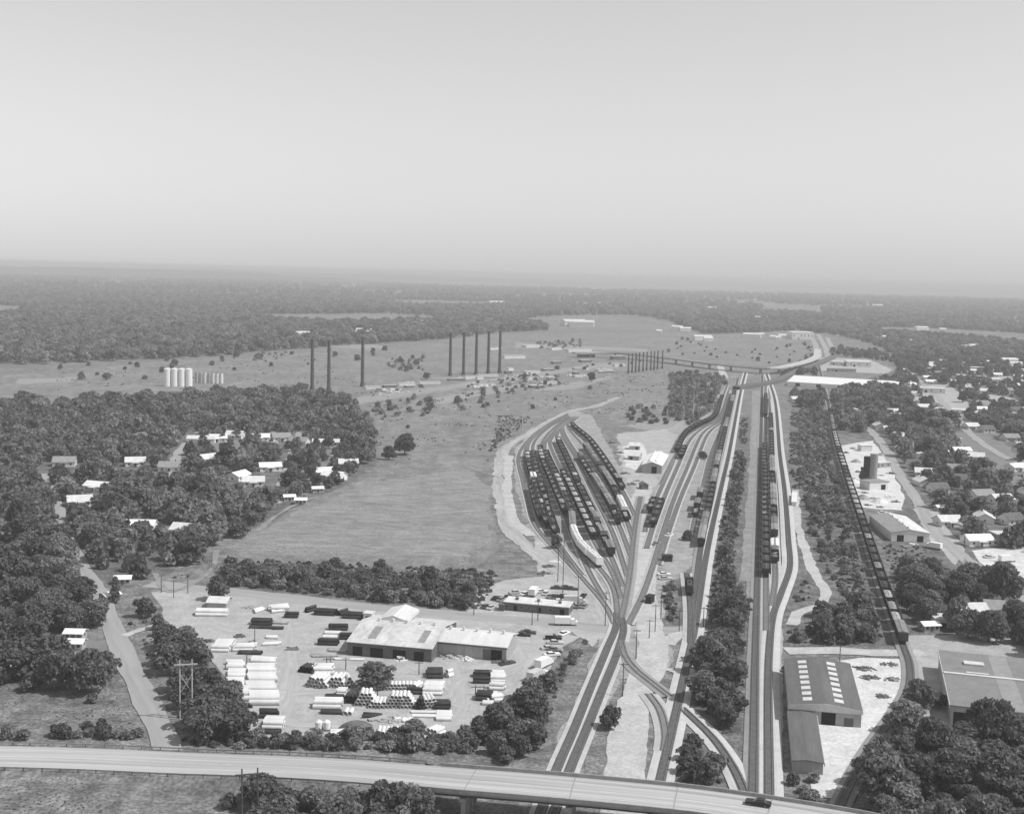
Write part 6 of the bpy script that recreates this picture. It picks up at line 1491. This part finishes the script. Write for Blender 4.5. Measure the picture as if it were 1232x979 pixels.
ALL += scatter([(806, 450), (868, 452), (880, 470), (862, 490), (830, 512), (806, 500)], 7.5, [('smalldark', 1), ('scrub', 5), ('bushpale', 4)], 'scrub bush in the thicket beyond the curving train', 'thicket beyond the curving train', 'bush', prio=0)
ALL += scatter([(760, 488), (810, 492), (822, 508), (790, 512), (752, 505)], 13, [('scrub', 2), ('bush', 2)], 'low bush on the rough plain behind the repair shop', 'bushes behind the repair shop', 'bush', prio=0)
ALL += scatter([(430, 480), (560, 472), (740, 460), (800, 470), (700, 490), (560, 520), (470, 530)], 90, [('scrub', 3), ('bush', 1)], 'single bush on the rough smelter plain', 'bushes on the smelter plain', 'bush', prio=0, smin=.5, smax=1.0)
ALL += scatter([(470, 470), (600, 456), (700, 440), (800, 432), (800, 436), (700, 446), (600, 462), (475, 474)], 34, [('scrub', 2), ('smalldark', 1), ('bush', 2)], 'bush among the ruins of the smelter', 'bushes among the ruins', 'bush', prio=0, smin=.5, smax=1.0)
ALL += scatter([(60, 440), (200, 434), (360, 424), (480, 420), (480, 430), (300, 446), (100, 462)], 60, [('smalldark', 1), ('bush', 1)], 'scattered dark tree on the meadow before the far woods', 'scattered trees on the far meadow', prio=0, smin=.8, smax=1.3)
for q_ in ([(300, 426), (345, 424), (345, 434), (305, 436)], [(465, 432), (510, 430), (512, 446), (470, 448)], [(600, 458), (665, 450), (680, 462), (610, 474)], [(545, 476), (600, 468), (605, 488), (550, 494)], [(645, 412), (700, 410), (700, 418), (650, 420)], [(450, 485), (520, 478), (530, 500), (455, 505)]):
    ALL += scatter(q_, 17, [('scrub', 4), ('bushpale', 3), ('smalldark', 1)], 'loose scrub clump on the old smelter plain', 'scrub clumps on the smelter plain', 'bush', prio=0, smin=.6, smax=1.2)
ALL += scatter([(880, 425), (985, 410), (985, 425), (940, 440), (800, 425), (820, 408)], 45, [('smalldark', 1), ('bush', 2)], 'scattered bush on the meadow beyond the overpass', 'bushes beyond the overpass', 'bush', prio=0)
ALL += scatter([(940, 452), (985, 452), (985, 438), (1000, 436), (1000, 428), (1075, 436), (1080, 430), (1000, 418), (990, 424)], 16, [('smalldark', 1), ('mid', 1)], 'tree around the far depots', 'trees around the far depots', prio=0)
ALL += scatter([(200, 712), (262, 700), (255, 715), (200, 722)], 7, [('bush', 2), ('small', 1)], 'bush behind the far left edge of the pipe yard', 'bushes at the far left of the pipe yard', 'bush', prio=3, smin=.5, smax=.9)

def dist(t): return math.hypot(t[0], t[1])
def show(t): return (t[7] >= 90)*1e6+KIND[t[2]][0]['rx']*t[3]*1000/dist(t)*(1+.15*t[7])
for cat_, cap in (('tree', 298), ('bush', 298)):
    lst = sorted([t for t in ALL if t[6] == cat_], key=show, reverse=True)
    print(cat_, len(lst))
    if cat_ == 'tree': keep_t, rest_t = lst[:cap], lst[cap:]
    else: keep_b, rest_b = lst[:cap], lst[cap:]
def plant(t):
    x, y, kd, s, label, group, cat, _ = t
    V = rnd.choice(KIND[kd]); o = thing('tree' if cat == 'tree' else 'bush', label, cat, (x, y, 0), rnd.uniform(0, 6.28), group)
    if cat == 'tree' and dist(t) < 1400:
        for nm, me in (('crown', V['crown']), ('trunk', V['trunk'])):
            c = bpy.data.objects.new(nm, me); COL.objects.link(c); c.parent = o
    else:
        c = bpy.data.objects.new('foliage', V['crown']); COL.objects.link(c); c.parent = o
    o.scale = (s*rnd.uniform(.82, 1.15), s*rnd.uniform(.82, 1.15), s*rnd.uniform(.78, 1.22))
for t in keep_t+keep_b: plant(t)

# ---- the rest of the woods: too many trees to count
FAR = []
def far_scatter(w, sp, mix, smin, smax, drop=.12):
    xs, ys = [p.x for p in w], [p.y for p in w]
    gx, gy = np.meshgrid(np.arange(min(xs), max(xs), sp), np.arange(min(ys), max(ys), sp))
    pts = np.stack([gx.ravel(), gy.ravel()], 1)+npr.uniform(-sp*.48, sp*.48, (gx.size, 2))
    pts = pts[inside(pts, w)]
    pts = pts[(np.abs(pts[:, 0]) < pts[:, 1]*.46+60)]
    pts = pts[npr.random(len(pts)) > drop]
    names = [m for m, _ in mix]; wts = [q for _, q in mix]
    # glades by noise
    for x, y in pts:
        if (int(x//2), int(y//2)) in OCC: continue
        if mnoise.noise(Vector((x*.0022, y*.0012, 5.0))) > .20: continue
        FAR.append((x, y, rnd.choices(names, wts)[0], rnd.uniform(smin, smax)))
def band(y0, y1):
    """the part of the far country between two distances"""
    edge = [P(x, y) for x, y in FAR_WOOD[4:]]
    return edge
edge = [P(x, y) for x, y in FAR_WOOD[4:]]
edge_far = [Vector((-1700, 3300, 0)), Vector((1900, 3300, 0))]
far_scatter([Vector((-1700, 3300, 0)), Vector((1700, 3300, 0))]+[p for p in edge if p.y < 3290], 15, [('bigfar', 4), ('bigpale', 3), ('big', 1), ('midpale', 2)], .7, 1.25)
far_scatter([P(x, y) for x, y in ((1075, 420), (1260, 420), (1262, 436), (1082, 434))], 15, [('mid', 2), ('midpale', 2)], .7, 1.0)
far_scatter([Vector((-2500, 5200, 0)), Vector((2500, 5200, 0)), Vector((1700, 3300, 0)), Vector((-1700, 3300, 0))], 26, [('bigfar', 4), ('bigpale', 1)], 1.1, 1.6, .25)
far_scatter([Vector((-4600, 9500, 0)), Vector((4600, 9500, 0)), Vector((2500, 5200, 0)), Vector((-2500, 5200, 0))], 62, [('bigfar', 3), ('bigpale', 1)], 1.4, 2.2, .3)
def stuff(name, rows, label_kind):
    """one object whose geometry nodes set small trees at its points"""
    var = sorted({k for _, _, k, _ in rows})
    pts = MB(); me = bpy.data.meshes.new(name)
    me.vertices.add(len(rows)); co = np.array([(x, y, -.1) for x, y, _, _ in rows], dtype=np.float32)
    me.vertices.foreach_set('co', co.ravel())
    a = me.attributes.new('size', 'FLOAT', 'POINT'); a.data.foreach_set('value', np.array([s for *_, s in rows], dtype=np.float32))
    src = []
    for k in var:
        for V in KIND[k]: src.append((k, V['lite']))
    idx = {k: [i for i, (kk, _) in enumerate(src) if kk == k] for k in var}
    a = me.attributes.new('kind_index', 'INT', 'POINT'); a.data.foreach_set('value', np.array([rnd.choice(idx[k]) for _, _, k, _ in rows], dtype=np.int32))
    a = me.attributes.new('turn', 'FLOAT_VECTOR', 'POINT'); a.data.foreach_set('vector', np.array([(0, 0, rnd.uniform(0, 6.28)) for _ in rows], dtype=np.float32).ravel())
    o = bpy.data.objects.new(name, me); COL.objects.link(o); o['kind'] = 'stuff'
    c = bpy.data.collections.new(name+'_sources')
    for i, (k, m_) in enumerate(src):
        q = bpy.data.objects.new('%s_%02d' % (name, i), m_); c.objects.link(q)
    ng = bpy.data.node_groups.new(name, 'GeometryNodeTree')
    ng.interface.new_socket('Geometry', in_out='INPUT', socket_type='NodeSocketGeometry'); ng.interface.new_socket('Geometry', in_out='OUTPUT', socket_type='NodeSocketGeometry')
    n, l = ng.nodes, ng.links
    gi, go = n.new('NodeGroupInput'), n.new('NodeGroupOutput')
    ci = n.new('GeometryNodeCollectionInfo'); ci.inputs['Collection'].default_value = c; ci.inputs['Separate Children'].default_value = True; ci.inputs['Reset Children'].default_value = True
    ip = n.new('GeometryNodeInstanceOnPoints'); ip.inputs['Pick Instance'].default_value = True
    def attr(nm, t):
        x = n.new('GeometryNodeInputNamedAttribute'); x.data_type = t; x.inputs['Name'].default_value = nm; return x.outputs['Attribute']
    e2r = n.new('FunctionNodeEulerToRotation')
    l.new(attr('turn', 'FLOAT_VECTOR'), e2r.inputs[0]); l.new(e2r.outputs[0], ip.inputs['Rotation'])
    l.new(attr('size', 'FLOAT'), ip.inputs['Scale']); l.new(attr('kind_index', 'INT'), ip.inputs['Instance Index'])
    l.new(gi.outputs[0], ip.inputs['Points']); l.new(ci.outputs[0], ip.inputs['Instance']); l.new(ip.outputs[0], go.inputs[0])
    md = o.modifiers.new('trees', 'NODES'); md.node_group = ng
    return o
WEED = []
def weeds(px, sp, mix=(('weed', 3), ('weeddark', 1)), lo=.35, hi=1.0, occ=True, patch=-.15):
    w = PL(px); xs, ys = [p.x for p in w], [p.y for p in w]
    gx, gy = np.meshgrid(np.arange(min(xs), max(xs), sp), np.arange(min(ys), max(ys), sp))
    pts = np.stack([gx.ravel(), gy.ravel()], 1)+npr.uniform(-sp*.6, sp*.6, (gx.size, 2)); pts = pts[inside(pts, w)]
    for x, y in pts:
        if occ and (int(x//2), int(y//2)) in OCC: continue
        q = mnoise.noise(Vector((x*.035, y*.035, 2.0)))+.6*mnoise.noise(Vector((x*.12, y*.12, 8.0)))
        if q < patch: continue
        WEED.append((x, y, rnd.choices([a for a, _ in mix], [b for _, b in mix])[0], rnd.uniform(lo, hi)*(.8+.5*q)))
weeds([(953, 470), (1000, 485), (1000, 530), (1068, 700), (1088, 775), (940, 778), (940, 740), (953, 690), (948, 600)], 2.6)
weeds([(890, 500), (905, 500), (905, 800), (898, 940), (800, 945), (818, 840), (850, 700)], 2.4)
weeds([(700, 775), (715, 760), (680, 815), (655, 870), (630, 905), (600, 905), (640, 830)], 2.2)
weeds([(790, 705), (828, 690), (832, 745), (815, 775), (790, 760)], 2.2)
weeds([(705, 860), (742, 850), (742, 945), (690, 945)], 2.2, lo=.2, hi=.6)
weeds([(800, 845), (790, 945), (765, 945), (768, 860)], 2.0, lo=.25, hi=.7)
weeds([(-60, 925), (300, 942), (420, 950), (420, 1000), (-60, 1000)], 1.3, mix=(('weed', 1),), lo=.08, hi=.2, occ=False)
weeds([(-40, 805), (140, 806), (185, 885), (-40, 890)], 1.5, mix=(('weed', 1),), lo=.08, hi=.22)
weeds([(140, 735), (185, 735), (285, 895), (215, 895)], 2.2, lo=.2, hi=.7)
weeds([(275, 675), (420, 678), (600, 690), (575, 738), (430, 730), (280, 712)], 2.6, lo=.4, hi=1.1, patch=-.4)
weeds([(250, 655), (360, 612), (450, 578), (590, 560), (600, 660), (560, 695), (420, 690), (300, 680)], 2.4, mix=(('weed', 1),), lo=.08, hi=.18, patch=.1)
weeds([(190, 690), (262, 660), (276, 708), (196, 716)], 2.6, lo=.2, hi=.7)
weeds([(415, 484), (470, 470), (800, 440), (870, 470), (800, 520), (700, 495), (600, 545), (470, 560), (450, 530)], 6.0, mix=(('weed', 1),), lo=.25, hi=.6, patch=.3)
weeds([(60, 448), (360, 424), (470, 470), (410, 482), (60, 486)], 9, mix=(('weed', 1),), lo=.3, hi=.7, patch=.35)
weeds([(942, 800), (950, 800), (952, 940), (940, 940)], 1.8, lo=.2, hi=.7)
weeds([(1060, 655), (1120, 660), (1170, 720), (1080, 700)], 2.6, lo=.2, hi=.7)
weeds([(1040, 950), (1100, 880), (1240, 900), (1240, 1000), (1040, 1000)], 2.6, lo=.4, hi=1.1)
weeds([(600, 500), (640, 500), (600, 545), (585, 560)], 3, lo=.3, hi=.8)
print('weeds', len(WEED))
stuff('weeds', WEED, '')
stuff('far_woodland', FAR, '')
if rest_t: stuff('woodland', [(t[0], t[1], t[2], t[3]) for t in rest_t], '')
if rest_b: stuff('undergrowth', [(t[0], t[1], t[2], t[3]) for t in rest_b], '')
print('far', len(FAR), 'rest', len(rest_t), len(rest_b))

# ---- low hills on the horizon
def hills(seed, y, x0, x1, hmax, prof):
    mb = MB(); n = 120
    for i in range(n+1):
        x = x0+(x1-x0)*i/n; t = i/n
        h = hmax*max(.08, prof(t)+.22*mnoise.noise(Vector((t*9, seed, 0)))+.10*mnoise.noise(Vector((t*31, seed, 3))))
        mb.v += [(x, y-1500, -1), (x, y-500, h*.6), (x, y, h), (x, y+1200, -1)]
    for i in range(n):
        for k in range(3): a = i*4+k; mb.f.append((a, a+4, a+5, a+1))
    tag(mb.build('hills', mat('hill_wood', .05, .10, scale=.006, scale2=.03, amt2=.5, detail=8), smooth=True), kind='structure')
hills(1, 11500, -6500, -1000, 74, lambda t: math.sin(math.pi*t)**.8)
hills(2, 15500, -9000, 1500, 92, lambda t: .75*math.sin(math.pi*min(1, t*1.0))**.5)
hills(3, 19000, -4000, 10500, 70, lambda t: .6*math.sin(math.pi*t)**.4)
hills(4, 26000, -15000, 15000, 95, lambda t: .75)

# ================================================================== summer haze
def haze():
    m = bpy.data.materials.new('haze'); m.use_nodes = True
    n, l = m.node_tree.nodes, m.node_tree.links; n.clear()
    v = n.new('ShaderNodeVolumePrincipled'); v.inputs['Color'].default_value = (.90, .90, .90, 1); v.inputs['Density'].default_value = HAZE_DENSITY
    v.inputs['Anisotropy'].default_value = 0.0
    out = n.new('ShaderNodeOutputMaterial'); l.new(v.outputs[0], out.inputs['Volume'])
    o = MB().box(-32000, 32000, -900, 37500, -2.2, 121).build('haze', m); tag(o, kind='stuff')
haze()
